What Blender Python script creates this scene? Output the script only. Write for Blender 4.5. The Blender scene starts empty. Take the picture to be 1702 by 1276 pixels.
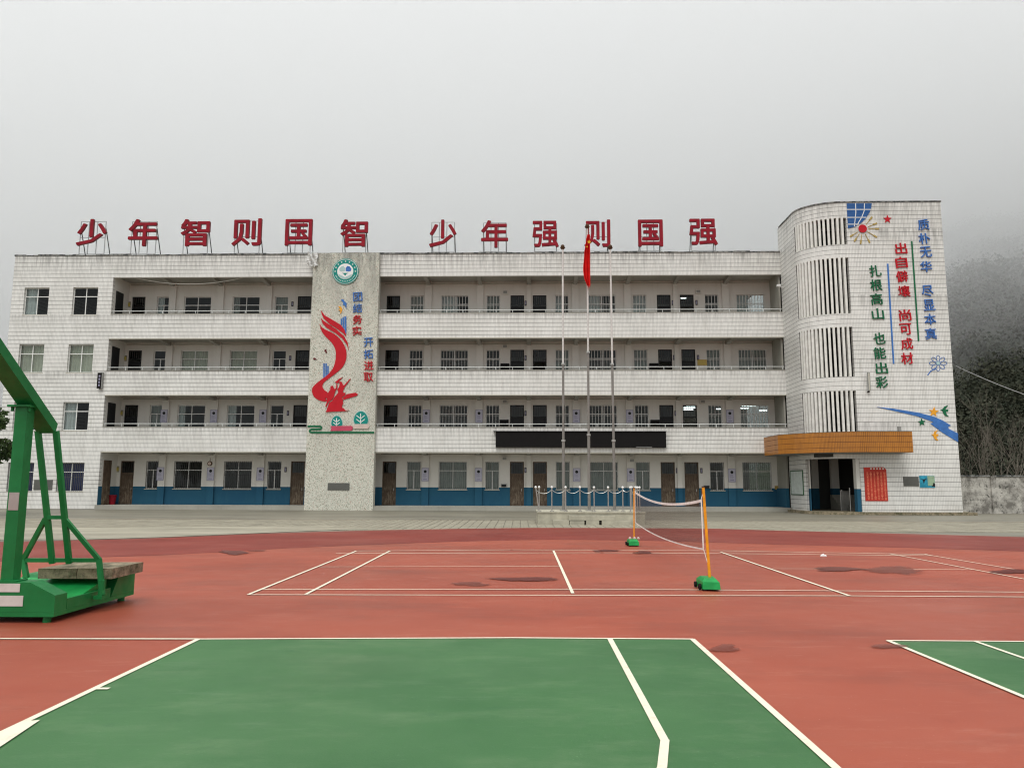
import bpy, math, random
from mathutils import Vector, Matrix
random.seed(7)
R = math.radians
SC = bpy.context.scene
COL = SC.collection

# ------------------------------------------------------------------ camera
FPX, W0, H0 = 1270.0, 1702.0, 1276.0
CAM_H = 1.6
PITCH = math.atan(168 / FPX); YAW = math.atan(13 / FPX); ROLL = R(0.17)
cam_d = bpy.data.cameras.new('camera'); cam = bpy.data.objects.new('camera', cam_d); COL.objects.link(cam)
cam_d.sensor_fit = 'HORIZONTAL'; cam_d.sensor_width = 36.0; cam_d.lens = FPX / W0 * 36.0
cam_d.clip_start = 0.1; cam_d.clip_end = 6000
CAMR = Matrix.Rotation(YAW, 3, 'Z') @ Matrix.Rotation(math.pi / 2 + PITCH, 3, 'X') @ Matrix.Rotation(ROLL, 3, 'Z')
cam.matrix_world = Matrix.Translation((0, 0, CAM_H)) @ CAMR.to_4x4()
SC.camera = cam

# ------------------------------------------------------------------ world, sun, exposure
SUN_EL, SUN_AZ = R(55), R(195)       # soft sun behind the cloud, over the photographer's shoulder
wd = bpy.data.worlds.new('World'); SC.world = wd; wd.use_nodes = True
wn, wl = wd.node_tree.nodes, wd.node_tree.links
wn.clear()
def wnode(t, **k):
    n = wn.new(t)
    for a, b in k.items(): setattr(n, a, b)
    return n
w_out = wnode('ShaderNodeOutputWorld'); w_bg = wnode('ShaderNodeBackground')
w_sky = wnode('ShaderNodeTexSky', sky_type='NISHITA'); w_sky.sun_disc = False
w_sky.sun_elevation = SUN_EL; w_sky.sun_rotation = SUN_AZ
w_hs = wnode('ShaderNodeHueSaturation'); w_hs.inputs['Saturation'].default_value = 0.25
w_tc = wnode('ShaderNodeTexCoord'); w_sep = wnode('ShaderNodeSeparateXYZ')
w_ramp = wnode('ShaderNodeValToRGB')
for i, (p, c) in enumerate([(0.0, (6.3, 6.5, 6.7)), (0.12, (6.2, 6.35, 6.45)), (0.28, (5.45, 5.6, 5.6)), (0.42, (5.7, 5.8, 5.8)),
                            (0.58, (7.0, 7.05, 7.1)), (0.78, (12.5, 12.5, 12.6)), (1.0, (19.5, 19.5, 19.5))]):
    e = w_ramp.color_ramp.elements[i] if i < 2 else w_ramp.color_ramp.elements.new(p)
    e.position = p; e.color = (c[0] / 20, c[1] / 20, c[2] / 20, 1)
w_noise = wnode('ShaderNodeTexNoise'); w_noise.inputs['Scale'].default_value = 1.5; w_noise.inputs['Distortion'].default_value = 0.6; w_noise.inputs['Detail'].default_value = 4
w_noise.inputs['Roughness'].default_value = 0.45
w_map = wnode('ShaderNodeMapping'); w_map.inputs['Scale'].default_value = (1, 1, 2.6)
w_mr = wnode('ShaderNodeMapRange'); w_mr.inputs['To Min'].default_value = 0.80 * 20; w_mr.inputs['To Max'].default_value = 1.22 * 20
w_mul = wnode('ShaderNodeVectorMath', operation='SCALE')
w_mix = wnode('ShaderNodeMixRGB'); w_mix.inputs[0].default_value = 0.12
wl.new(w_tc.outputs['Generated'], w_sep.inputs[0]); wl.new(w_sep.outputs['Z'], w_ramp.inputs[0])
wl.new(w_tc.outputs['Generated'], w_map.inputs[0]); wl.new(w_map.outputs[0], w_noise.inputs['Vector'])
w_tilt = wnode('ShaderNodeMath', operation='MULTIPLY_ADD'); w_tilt.inputs[1].default_value = -0.30    # the cloud is thinner to the left
wl.new(w_sep.outputs['X'], w_tilt.inputs[0]); wl.new(w_noise.outputs[0], w_tilt.inputs[2])
wl.new(w_tilt.outputs[0], w_mr.inputs['Value']); wl.new(w_ramp.outputs[0], w_mul.inputs[0]); wl.new(w_mr.outputs[0], w_mul.inputs['Scale'])
wl.new(w_sky.outputs[0], w_hs.inputs['Color'])
wl.new(w_mul.outputs[0], w_mix.inputs[1]); wl.new(w_hs.outputs[0], w_mix.inputs[2])
wl.new(w_mix.outputs[0], w_bg.inputs['Color']); w_bg.inputs['Strength'].default_value = 0.12
wl.new(w_bg.outputs[0], w_out.inputs['Surface'])
sun_d = bpy.data.lights.new('sun', 'SUN'); sun = bpy.data.objects.new('sun', sun_d); COL.objects.link(sun)
sun_d.energy = 1.45; sun_d.angle = R(25); sun_d.color = (1.0, 0.985, 0.955)
sdir = Vector((math.sin(SUN_AZ) * math.cos(SUN_EL), math.cos(SUN_AZ) * math.cos(SUN_EL), math.sin(SUN_EL)))
sun.rotation_euler = sdir.to_track_quat('Z', 'Y').to_euler()
SC.view_settings.view_transform = 'Standard'; SC.view_settings.look = 'None'
SC.view_settings.exposure = 0.0; SC.view_settings.gamma = 1.0
SC.view_settings.use_curve_mapping = False
SC.render.engine = 'CYCLES'
SC.cycles.use_denoising = True; SC.cycles.filter_width = 1.15
try: SC.cycles.denoising_prefilter = 'ACCURATE'
except Exception: pass
SC.cycles.max_bounces = 22; SC.cycles.diffuse_bounces = 3; SC.cycles.glossy_bounces = 2
SC.cycles.transparent_max_bounces = 12; SC.cycles.volume_bounces = 20; SC.cycles.transmission_bounces = 2
SC.cycles.sample_clamp_indirect = 6

# ------------------------------------------------------------------ photo geometry -> world metres
def ray(px, py):
    return (CAMR @ Vector((px - W0 / 2, H0 / 2 - py, -FPX))).normalized()
def ground(px, py, z=0.0):
    d = ray(px, py); t = (z - CAM_H) / d.z
    return Vector((d.x * t, d.y * t, z))
def at_depth(px, py, Y):
    d = ray(px, py); t = Y / d.y
    return Vector((d.x * t, Y, CAM_H + d.z * t))
BD, BTH = 48.8, R(1.0)
BU = Vector((math.cos(BTH), -math.sin(BTH), 0)); BN = Vector((math.sin(BTH), math.cos(BTH), 0))
BO = Vector((0, BD, 0))
def F(px, py, n=0.0):
    """measured point on the facade plane n metres behind the front face -> (u, z)"""
    d = ray(px, py); o = Vector((0, 0, CAM_H))
    t = (BO.dot(BN) + n - o.dot(BN)) / d.dot(BN)
    p = o + d * t
    return (p - BO).dot(BU), p.z
def fu(px, py, n=0.0): return F(px, py, n)[0]
def fz(py, n=0.0, px=700): return F(px, py, n)[1]
def b2w(u, n, z): return BO + BU * u + BN * n + Vector((0, 0, z))

# ------------------------------------------------------------------ materials
MATS = {}
class NT:
    def __init__(s, name):
        s.m = bpy.data.materials.new(name); s.m.use_nodes = True
        s.n, s.l = s.m.node_tree.nodes, s.m.node_tree.links
        s.b = s.n['Principled BSDF']; s.tc = s.n.new('ShaderNodeTexCoord')
    def new(s, t, ins=None, **k):
        n = s.n.new(t)
        for a, b in k.items(): setattr(n, a, b)
        for a, v in (ins or {}).items():
            if hasattr(v, 'is_output'): s.l.new(v, n.inputs[a])
            else: n.inputs[a].default_value = v
        return n
    def noise(s, scale, detail=4, rough=0.6, sc=(1, 1, 1), src=None):
        mp = s.new('ShaderNodeMapping', {'Vector': src or s.tc.outputs['Object'], 'Scale': sc})
        return s.new('ShaderNodeTexNoise', {'Vector': mp.outputs[0], 'Scale': scale, 'Detail': detail, 'Roughness': rough}).outputs[0]
    def math(s, op, a, b=0.0, c=0.0, clamp=False):
        n = s.new('ShaderNodeMath', {0: a, 1: b, 2: c}, operation=op); n.use_clamp = clamp
        return n.outputs[0]
    def rng(s, v, a, b, c=0.0, d=1.0):
        return s.new('ShaderNodeMapRange', {'Value': v, 'From Min': a, 'From Max': b, 'To Min': c, 'To Max': d}).outputs[0]
    def mix(s, f, a, b, mode='MIX'):
        n = s.new('ShaderNodeMixRGB', blend_type=mode)
        for i, v in enumerate((f, a, b)):
            if hasattr(v, 'is_output'): s.l.new(v, n.inputs[i])
            else: n.inputs[i].default_value = v if i == 0 else (*v, 1)
        return n.outputs[0]
    def color(s, c):
        if hasattr(c, 'is_output'): s.l.new(c, s.b.inputs['Base Color'])
        else: s.b.inputs['Base Color'].default_value = (*c, 1)
    def set(s, **k):
        for a, v in k.items():
            nm = a.replace('_', ' ')
            if hasattr(v, 'is_output'): s.l.new(v, s.b.inputs[nm])
            else: s.b.inputs[nm].default_value = v
    def bump(s, h, dist=0.01, st=0.6):
        n = s.new('ShaderNodeBump', {'Height': h, 'Distance': dist, 'Strength': st}); s.l.new(n.outputs[0], s.b.inputs['Normal'])
def plain(name, c, rough=0.6, metal=0.0, var=0.12, scale=3.0, spec=0.22):
    t = NT(name); nz = t.noise(scale, 5, 0.65)
    f = t.rng(nz, 0.3, 0.7)
    t.color(t.mix(f, tuple(x * (1 - var) for x in c), tuple(min(1, x * (1 + var)) for x in c)))
    t.set(Roughness=rough, Metallic=metal); t.b.inputs['Specular IOR Level'].default_value = spec
    MATS[name] = t.m; return t.m
DRIPS = [(fz(422.3), 1.6, .8), (fz(336, -4.5, 1500), 2.2, .7)] + [(fz(y_), .9, .55) for y_ in (520.9, 615.6, 710.2)]
def tile_mat(name, base, dark, groove, row=0.262, col=0.0875, grime=1.0, gr=0.35, vs=0.5):
    t = NT(name); sp = t.new('ShaderNodeSeparateXYZ', {0: t.tc.outputs['Object']})
    x = t.math('SUBTRACT', sp.outputs[0], sp.outputs[1]); z = sp.outputs[2]
    rz = t.math('FRACT', t.math('DIVIDE', z, row)); rx = t.math('FRACT', t.math('DIVIDE', x, col))
    # the joint rows: dark, uneven
    h1 = t.math('LESS_THAN', rz, 0.085); v1 = t.math('LESS_THAN', rx, 0.2)
    uneven = t.rng(t.noise(0.9, 3, 0.6), 0.35, 0.65, 0.75, 1.0)
    vun = t.rng(t.noise(2.3, 3, 0.6, (1, 1, 0.25)), 0.32, 0.68, 0.15, 1.0)
    # a little tone of its own for every tile
    ix = t.math('FLOOR', t.math('DIVIDE', x, col)); iz = t.math('FLOOR', t.math('DIVIDE', z, row))
    wnn = t.new('ShaderNodeTexWhiteNoise', {'Vector': t.new('ShaderNodeCombineXYZ', {0: ix, 1: iz}).outputs[0]})
    c = t.mix(t.rng(wnn.outputs[0], 0, 1, 0, 1), tuple(b * 0.95 for b in base), tuple(min(1, b * 1.03) for b in base))
    # old dirt: broad patches and runs
    d1 = t.rng(t.noise(0.35, 5, 0.65), 0.42, 0.75, 0, 0.35 * grime)
    d2 = t.rng(t.noise(3.2, 4, 0.7, (1, 1, 0.12)), 0.5, 0.8, 0, 0.45 * grime)
    d3 = t.rng(t.noise(9.0, 4, 0.75), 0.62, 0.78, 0, 0.5 * grime)
    c = t.mix(t.math('MAXIMUM', t.math('MAXIMUM', d1, d2), d3), c, dark)
    fine = t.rng(t.noise(5.5, 4, 0.75, (1, 1, 0.07)), 0.42, 0.72)
    for top, dep, amt in DRIPS:
        near = t.math('MULTIPLY', t.rng(z, top - dep, top, 0, amt), t.math('LESS_THAN', z, top + 0.01))
        near.node.use_clamp = True
        c = t.mix(t.math('MULTIPLY', near, fine), c, (0.15, 0.145, 0.13))
    specks = t.math('MULTIPLY', t.math('GREATER_THAN', t.noise(6.0, 3, 0.8, (1, 1, 2.5)), 0.70), t.rng(z, 14.5, 16.2, 0, .9)); specks.node.use_clamp = True
    c = t.mix(specks, c, (0.04, 0.04, 0.04))
    jf = t.math('MAXIMUM', t.math('MULTIPLY', h1, uneven), t.math('MULTIPLY', v1, t.math('MULTIPLY', vun, vs)))
    c = t.mix(jf, c, groove)
    t.color(c); t.set(Roughness=t.rng(jf, 0, 1, gr, 0.9))
    t.bump(t.math('SUBTRACT', 1.0, jf), 0.006, 0.5)
    MATS[name] = t.m; return t.m
tile_mat('tile_white', (0.80, 0.79, 0.75), (0.36, 0.34, 0.29), (0.045, 0.042, 0.038))
tile_mat('tile_worn', (0.68, 0.66, 0.60), (0.17, 0.165, 0.15), (0.04, 0.038, 0.035), grime=1.7)
tile_mat('tile_orange', (0.46, 0.175, 0.018), (0.16, 0.06, 0.015), (0.05, 0.008, 0.006), row=0.31, col=0.105, grime=1.1, vs=1.0)

t = NT('pebble_dash'); v = t.new('ShaderNodeTexVoronoi', {'Vector': t.tc.outputs['Object'], 'Scale': 30.0})
vs = t.new('ShaderNodeSeparateColor', {0: v.outputs['Color']})
c = t.mix(t.rng(vs.outputs[0], 0, 1), (0.54, 0.54, 0.46), (0.70, 0.69, 0.60))
c = t.mix(t.math('GREATER_THAN', vs.outputs[1], 0.88), c, (0.26, 0.28, 0.21))
c = t.mix(t.math('GREATER_THAN', vs.outputs[2], 0.93), c, (0.50, 0.36, 0.30))
c = t.mix(t.rng(t.noise(0.6, 5, 0.7, (1, 1, 0.35)), 0.5, 0.8, 0, 0.4), c, (0.24, 0.24, 0.21))
sp = t.new('ShaderNodeSeparateXYZ', {0: t.tc.outputs['Object']})
c = t.mix(t.math('MULTIPLY', t.rng(sp.outputs[2], 12.5, 16.4, 0, 0.75), t.rng(t.noise(2.2, 4, 0.7, (1, 1, 0.2)), 0.35, 0.6)), c, (0.19, 0.19, 0.175))
t.color(c); t.set(Roughness=0.9); t.bump(v.outputs['Distance'], 0.02, 0.7); MATS['pebble_dash'] = t.m

def wall_mat(name, base, dirt, amt=0.3):
    t = NT(name)
    c = t.mix(t.rng(t.noise(0.5, 5, 0.6), 0.35, 0.7, 0, amt), base, dirt)
    c = t.mix(t.rng(t.noise(4.0, 4, 0.7, (1, 1, 0.1)), 0.55, 0.8, 0, amt), c, dirt)
    c = t.mix(t.rng(t.noise(14, 3, 0.7), 0.66, 0.72, 0, amt), c, tuple(x * 0.6 for x in dirt))
    t.color(c); t.set(Roughness=0.85); t.bump(t.noise(40, 3), 0.003, 0.3); MATS[name] = t.m
wall_mat('plaster', (0.72, 0.70, 0.65), (0.52, 0.50, 0.44), 0.35)
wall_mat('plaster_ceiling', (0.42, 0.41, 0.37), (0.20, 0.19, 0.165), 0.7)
wall_mat('blue_dado', (0.008, 0.082, 0.155), (0.02, 0.115, 0.17), 0.5)
wall_mat('concrete', (0.36, 0.35, 0.30), (0.20, 0.19, 0.16), 0.5)
wall_mat('concrete_light', (0.52, 0.50, 0.42), (0.33, 0.31, 0.25), 0.45)
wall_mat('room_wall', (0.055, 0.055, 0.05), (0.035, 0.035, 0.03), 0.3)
t = NT('slab_moss'); c = t.mix(t.rng(t.noise(5, 6, 0.75), 0.4, 0.62), (0.33, 0.27, 0.18), (0.075, 0.075, 0.035))
c = t.mix(t.rng(t.noise(18, 4, 0.7), 0.5, 0.66, 0, .6), c, (0.13, 0.11, 0.08)); t.color(c); t.set(Roughness=0.95); t.bump(t.noise(20, 5), 0.02, 0.7); MATS['slab_moss'] = t.m
t = NT('coping'); c = t.mix(t.rng(t.noise(2.2, 5, 0.8, (1, 1, 1)), 0.45, 0.55), (0.26, 0.26, 0.245), (0.04, 0.045, 0.045))
t.color(c); t.set(Roughness=0.9); MATS['coping'] = t.m
t = NT('old_wall')
c = t.mix(t.rng(t.noise(1.1, 6, 0.75), 0.42, 0.60), (0.50, 0.48, 0.43), (0.17, 0.16, 0.14))
c = t.mix(t.rng(t.noise(3.4, 5, 0.75), 0.56, 0.63), c, (0.06, 0.06, 0.05))
t.color(c); t.set(Roughness=0.95); t.bump(t.noise(8, 5), 0.03, 0.6); MATS['old_wall'] = t.m
plain('white_frame', (0.78, 0.78, 0.75), 0.4); plain('grille_paint', (0.72, 0.72, 0.68), 0.5)
plain('rail_paint', (0.62, 0.64, 0.62), 0.4); plain('dark_door', (0.016, 0.017, 0.018), 0.5, spec=0.25); plain('steel', (0.50, 0.49, 0.46), 0.32, 0.9)
plain('pole_steel', (0.24, 0.23, 0.21), 0.45, 0.3); plain('pole_pale', (0.62, 0.61, 0.58), 0.5); plain('dull_pole', (0.13, 0.125, 0.12), 0.5, 0.3); plain('black_board', (0.006, 0.005, 0.005), 0.6, spec=0.15); plain('grey_box', (0.30, 0.30, 0.28), 0.5)
plain('curtain_beige', (0.80, 0.77, 0.64), 0.9); plain('curtain_grey', (0.50, 0.50, 0.46), 0.9); plain('curtain_white', (0.85, 0.85, 0.82), 0.9)
plain('curtain_blue', (0.07, 0.08, 0.22), 0.9); plain('mustard', (0.55, 0.45, 0.08), 0.5)
plain('sign_red', (0.26, 0.007, 0.018), 0.6, var=0.35, scale=1.5, spec=0.2); plain('sign_red_side', (0.16, 0.03, 0.03), 0.6)
plain('thin_steel', (0.33, 0.34, 0.34), 0.5, 0.4); plain('dark_steel', (0.045, 0.045, 0.05), 0.55)
plain('mural_red', (0.50, 0.010, 0.020), 0.5, var=0.06); plain('mural_blue', (0.055, 0.17, 0.46), 0.5, var=0.2); plain('sky_blue', (0.055, 0.16, 0.45), 0.5, var=0.1)
plain('mural_green', (0.01, 0.13, 0.055), 0.5); plain('teal', (0.01, 0.24, 0.20), 0.5); plain('white_paint', (0.80, 0.80, 0.78), 0.5, var=0.03)
plain('mural_orange', (0.80, 0.36, 0.03), 0.5); plain('pink', (0.52, 0.07, 0.12), 0.5); plain('pale_pink', (0.62, 0.50, 0.44), 0.6)
plain('dark_red', (0.13, 0.02, 0.02), 0.6); plain('pale_teal', (0.42, 0.58, 0.56), 0.5); plain('globe_blue', (0.03, 0.10, 0.28), 0.4)
plain('plaque', (0.50, 0.49, 0.58), 0.35, var=0.05); plain('plaque_edge', (0.27, 0.26, 0.37), 0.4); plain('plaque_text', (0.30, 0.29, 0.40), 0.5)
plain('grey_slate', (0.11, 0.11, 0.10), 0.6); plain('platform_concrete', (0.40, 0.38, 0.30), 0.85, var=0.25, scale=2.0); plain('fin_paint', (0.74, 0.73, 0.68), 0.7, var=0.15); plain('poster_red', (0.52, 0.045, 0.03), 0.5, var=0.35, scale=0.9); plain('poster_text', (0.75, 0.20, 0.11), 0.6)
plain('gold', (0.45, 0.32, 0.10), 0.4, 0.3); plain('poster_blue', (0.03, 0.28, 0.40), 0.4, var=0.5); plain('poster_green', (0.30, 0.42, 0.28), 0.4, var=0.3)
plain('court_yellow', (0.80, 0.33, 0.02), 0.4, var=0.25, scale=9); t = NT('stand_green'); c = t.mix(t.rng(t.noise(2.2, 5, .65), .3, .7), (0.007, 0.15, 0.036), (0.012, 0.215, 0.056))
c = t.mix(t.rng(t.noise(7, 5, .75), .62, .72, 0, .45), c, (0.004, 0.08, 0.022)); c = t.mix(t.rng(t.noise(26, 4, .8), .70, .74, 0, .8), c, (0.09, 0.05, 0.025))
t.color(c); t.set(Roughness=t.rng(t.noise(6, 3), .3, .7, .3, .6)); t.b.inputs['Specular IOR Level'].default_value = .3; MATS['stand_green'] = t.m
plain('base_green', (0.01, 0.27, 0.06), 0.4, var=0.25, scale=6); plain('rust', (0.10, 0.055, 0.03), 0.9); plain('label_white', (0.62, 0.60, 0.56), 0.6)
plain('net_tape', (0.80, 0.79, 0.75), 0.8); plain('net_cord', (0.10, 0.07, 0.06), 0.9); plain('rubber', (0.010, 0.009, 0.009), 0.8, spec=0.15)
plain('flag_red', (0.72, 0.012, 0.010), 0.7, var=0.15); plain('flag_yellow', (0.75, 0.45, 0.02), 0.6); plain('bark', (0.085, 0.07, 0.05), 0.9); plain('bare_bark', (0.12, 0.105, 0.085), 0.9)
plain('white_sheet', (0.66, 0.66, 0.64), 0.8, var=0.2, scale=5); plain('wire', (0.42, 0.42, 0.42), 0.6); plain('notice_board', (0.60, 0.66, 0.62), 0.4, var=0.15, scale=4)
plain('notice_frame', (0.05, 0.12, 0.06), 0.4); plain('dark_soffit', (0.20, 0.20, 0.19), 0.8)
t = NT('brown_door'); w = t.noise(5, 5, 0.7, (4, 1, 0.3)); sp = t.new('ShaderNodeSeparateXYZ', {0: t.tc.outputs['Object']})
c = t.mix(t.rng(w, 0.3, 0.7), (0.045, 0.025, 0.015), (0.14, 0.095, 0.06))
c = t.mix(t.math('MULTIPLY', t.rng(t.noise(4, 5, 0.8, (2, 1, 0.6)), 0.45, 0.65), t.rng(sp.outputs[2], 0.6, 2.2, 0.9, 0.15)), c, (0.27, 0.22, 0.15))
t.color(c); t.set(Roughness=0.7); MATS['brown_door'] = t.m
# glass: reflects by angle, lets the rest through
t = NT('glass'); t.n.remove(t.b); fr = t.new('ShaderNodeFresnel', {'IOR': 1.52})
gl = t.new('ShaderNodeBsdfGlossy', {'Roughness': 0.02, 'Color': (0.9, 0.95, 0.95, 1)}); tr = t.new('ShaderNodeBsdfTransparent', {'Color': (0.66, 0.72, 0.72, 1)})
mx = t.new('ShaderNodeMixShader', {0: t.math('MULTIPLY', fr.outputs[0], 0.55), 1: tr.outputs[0], 2: gl.outputs[0]})
t.l.new(mx.outputs[0], t.n['Material Output'].inputs['Surface']); MATS['glass'] = t.m
t = NT('lit_tube'); t.color((1, 1, 1)); t.set(Emission_Color=(0.9, 1.0, 0.97, 1), Emission_Strength=3.5); MATS['lit_tube'] = t.m

# grounds
def wet(t, base_rough, lo, hi):
    n1 = t.noise(0.16, 5, 0.6, (1, 1, 1)); return t.rng(n1, 0.35, 0.7, lo, hi)
t = NT('track_red')
c = t.mix(t.rng(t.noise(0.35, 6, 0.65), 0.3, 0.7), (0.165, 0.026, 0.018), (0.24, 0.045, 0.030))
c = t.mix(t.rng(t.noise(1.2, 5, 0.75, (0.25, 1, 1)), 0.6, 0.78, 0, 0.5), c, (0.34, 0.13, 0.10))
t.color(c); t.set(Roughness=wet(t, 0.5, 0.4, 0.7), Specular_IOR_Level=0.2); t.bump(t.noise(60, 3), 0.003, 0.35); MATS['track_red'] = t.m
t = NT('court_red')
c = t.mix(t.rng(t.noise(0.22, 6, 0.6, (0.6, 1, 1)), 0.3, 0.7), (0.26, 0.053, 0.029), (0.36, 0.088, 0.050))
c = t.mix(t.rng(t.noise(0.8, 5, 0.7, (0.5, 1.4, 1)), 0.55, 0.8, 0, 0.45), c, (0.29, 0.095, 0.06))
c = t.mix(t.rng(t.noise(3.5, 5, 0.75), 0.60, 0.75, 0, 0.35), c, (0.22, 0.045, 0.028))
c = t.mix(t.rng(t.noise(2.6, 6, 0.8, (0.35, 1.5, 1)), 0.54, 0.74, 0, 0.6), c, (0.40, 0.15, 0.10))
c = t.mix(t.rng(t.noise(0.5, 6, 0.7, (0.6, 1.3, 1)), 0.50, 0.70, 0, 0.65), c, (0.19, 0.052, 0.034))
c = t.mix(t.rng(t.noise(11, 6, 0.85, (0.6, 1, 1)), 0.6, 0.8, 0, 0.45), c, (0.27, 0.07, 0.045))
c = t.mix(t.rng(t.noise(45, 2, 0.6), 0.70, 0.78, 0, 0.5), c, (0.55, 0.28, 0.2))
t.color(c); t.set(Roughness=wet(t, 0.5, 0.35, 0.7), Specular_IOR_Level=0.22); t.bump(t.noise(90, 3), 0.002, 0.4); MATS['court_red'] = t.m
t = NT('court_green')
c = t.mix(t.rng(t.noise(0.5, 6, 0.6), 0.3, 0.7), (0.032, 0.112, 0.036), (0.058, 0.158, 0.056))
c = t.mix(t.rng(t.noise(1.3, 6, 0.75, (0.6, 1.3, 1)), 0.5, 0.75, 0, 0.4), c, (0.15, 0.23, 0.12))
c = t.mix(t.rng(t.noise(5.5, 5, 0.75, (0.7, 1, 1)), 0.58, 0.72, 0, 0.5), c, (0.030, 0.11, 0.04))
c = t.mix(t.rng(t.noise(2.2, 6, 0.8, (0.35, 1.6, 1)), 0.58, 0.75, 0, 0.45), c, (0.12, 0.20, 0.11))
c = t.mix(t.rng(t.noise(12, 6, 0.85, (0.6, 1, 1)), 0.6, 0.8, 0, 0.5), c, (0.10, 0.20, 0.09))
c = t.mix(t.rng(t.noise(60, 2, 0.6), 0.70, 0.78, 0, 0.4), c, (0.2, 0.36, 0.2))
t.color(c); t.set(Roughness=wet(t, 0.5, 0.35, 0.7), Specular_IOR_Level=0.22); t.bump(t.noise(90, 3), 0.002, 0.4); MATS['court_green'] = t.m
t = NT('line_white'); c = t.mix(t.rng(t.noise(7, 5, 0.8), 0.5, 0.72, 0, 0.5), (0.74, 0.69, 0.54), (0.48, 0.34, 0.25))
t.color(c); t.set(Roughness=0.6); MATS['line_white'] = t.m
def stain(name, a, b, rough, amt):
    t = NT(name); t.color(t.mix(t.noise(2.5, 4), a, b)); t.set(Roughness=rough, Specular_IOR_Level=0.3)
    at = t.new('ShaderNodeAttribute', attribute_name='core')
    f = t.math('ADD', at.outputs['Fac'], t.rng(t.noise(4.5, 5, 0.7, (0.6, 1, 1)), 0.25, 0.75, -0.55, 0.35))
    al = t.rng(f, 0.22, 0.42, 0, amt); t.l.new(al, t.b.inputs['Alpha']); MATS[name] = t.m
stain('wet_red', (0.10, 0.012, 0.009), (0.16, 0.024, 0.016), 0.3, 0.9)
stain('damp_red', (0.14, 0.030, 0.020), (0.20, 0.048, 0.031), 0.4, 0.6)
stain('wet_green', (0.03, 0.12, 0.04), (0.05, 0.15, 0.055), 0.45, 0.45)
t = NT('apron')
c = t.mix(t.rng(t.noise(0.5, 6, 0.7, (0.25, 1, 1)), 0.3, 0.7), (0.13, 0.12, 0.09), (0.27, 0.25, 0.19))
c = t.mix(t.rng(t.noise(2.0, 6, 0.75, (0.15, 1, 1)), 0.45, 0.7, 0, 0.6), c, (0.09, 0.092, 0.07))
t.color(c); t.set(Roughness=0.5); t.bump(t.noise(30, 3), 0.004, 0.4); MATS['apron'] = t.m
t = NT('pale_apron')
c = t.mix(t.rng(t.noise(0.6, 6, 0.7, (0.3, 1, 1)), 0.35, 0.65), (0.20, 0.185, 0.135), (0.40, 0.37, 0.28))
t.color(c); t.set(Roughness=0.55); MATS['pale_apron'] = t.m
plain('paver', (0.27, 0.25, 0.19), 0.6, var=0.28, scale=1.2)
t = NT('earth'); t.color(t.mix(t.noise(0.3, 5), (0.06, 0.06, 0.035), (0.13, 0.12, 0.08))); t.set(Roughness=0.95); MATS['earth'] = t.m
t = NT('hill_scrub')
c = t.mix(t.rng(t.noise(0.12, 6, 0.75), 0.35, 0.65), (0.018, 0.026, 0.013), (0.045, 0.045, 0.026))
c = t.mix(t.rng(t.noise(1.2, 5, 0.8), 0.45, 0.65), c, (0.018, 0.024, 0.014))
t.color(c); t.set(Roughness=1.0); MATS['hill_scrub'] = t.m
t = NT('scrub_leaf'); oi = t.new('ShaderNodeTexCoord'); c = t.mix(t.rng(t.noise(0.35, 4, 0.7), 0.35, 0.65), (0.016, 0.024, 0.011), (0.040, 0.040, 0.022))
t.color(c); t.set(Roughness=0.95); MATS['scrub_leaf'] = t.m
t = NT('tree_leaf'); c = t.mix(t.rng(t.noise(1.6, 4, 0.7), 0.35, 0.65), (0.022, 0.055, 0.014), (0.075, 0.12, 0.03))
t.color(c); t.set(Roughness=0.6); MATS['tree_leaf'] = t.m

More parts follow.
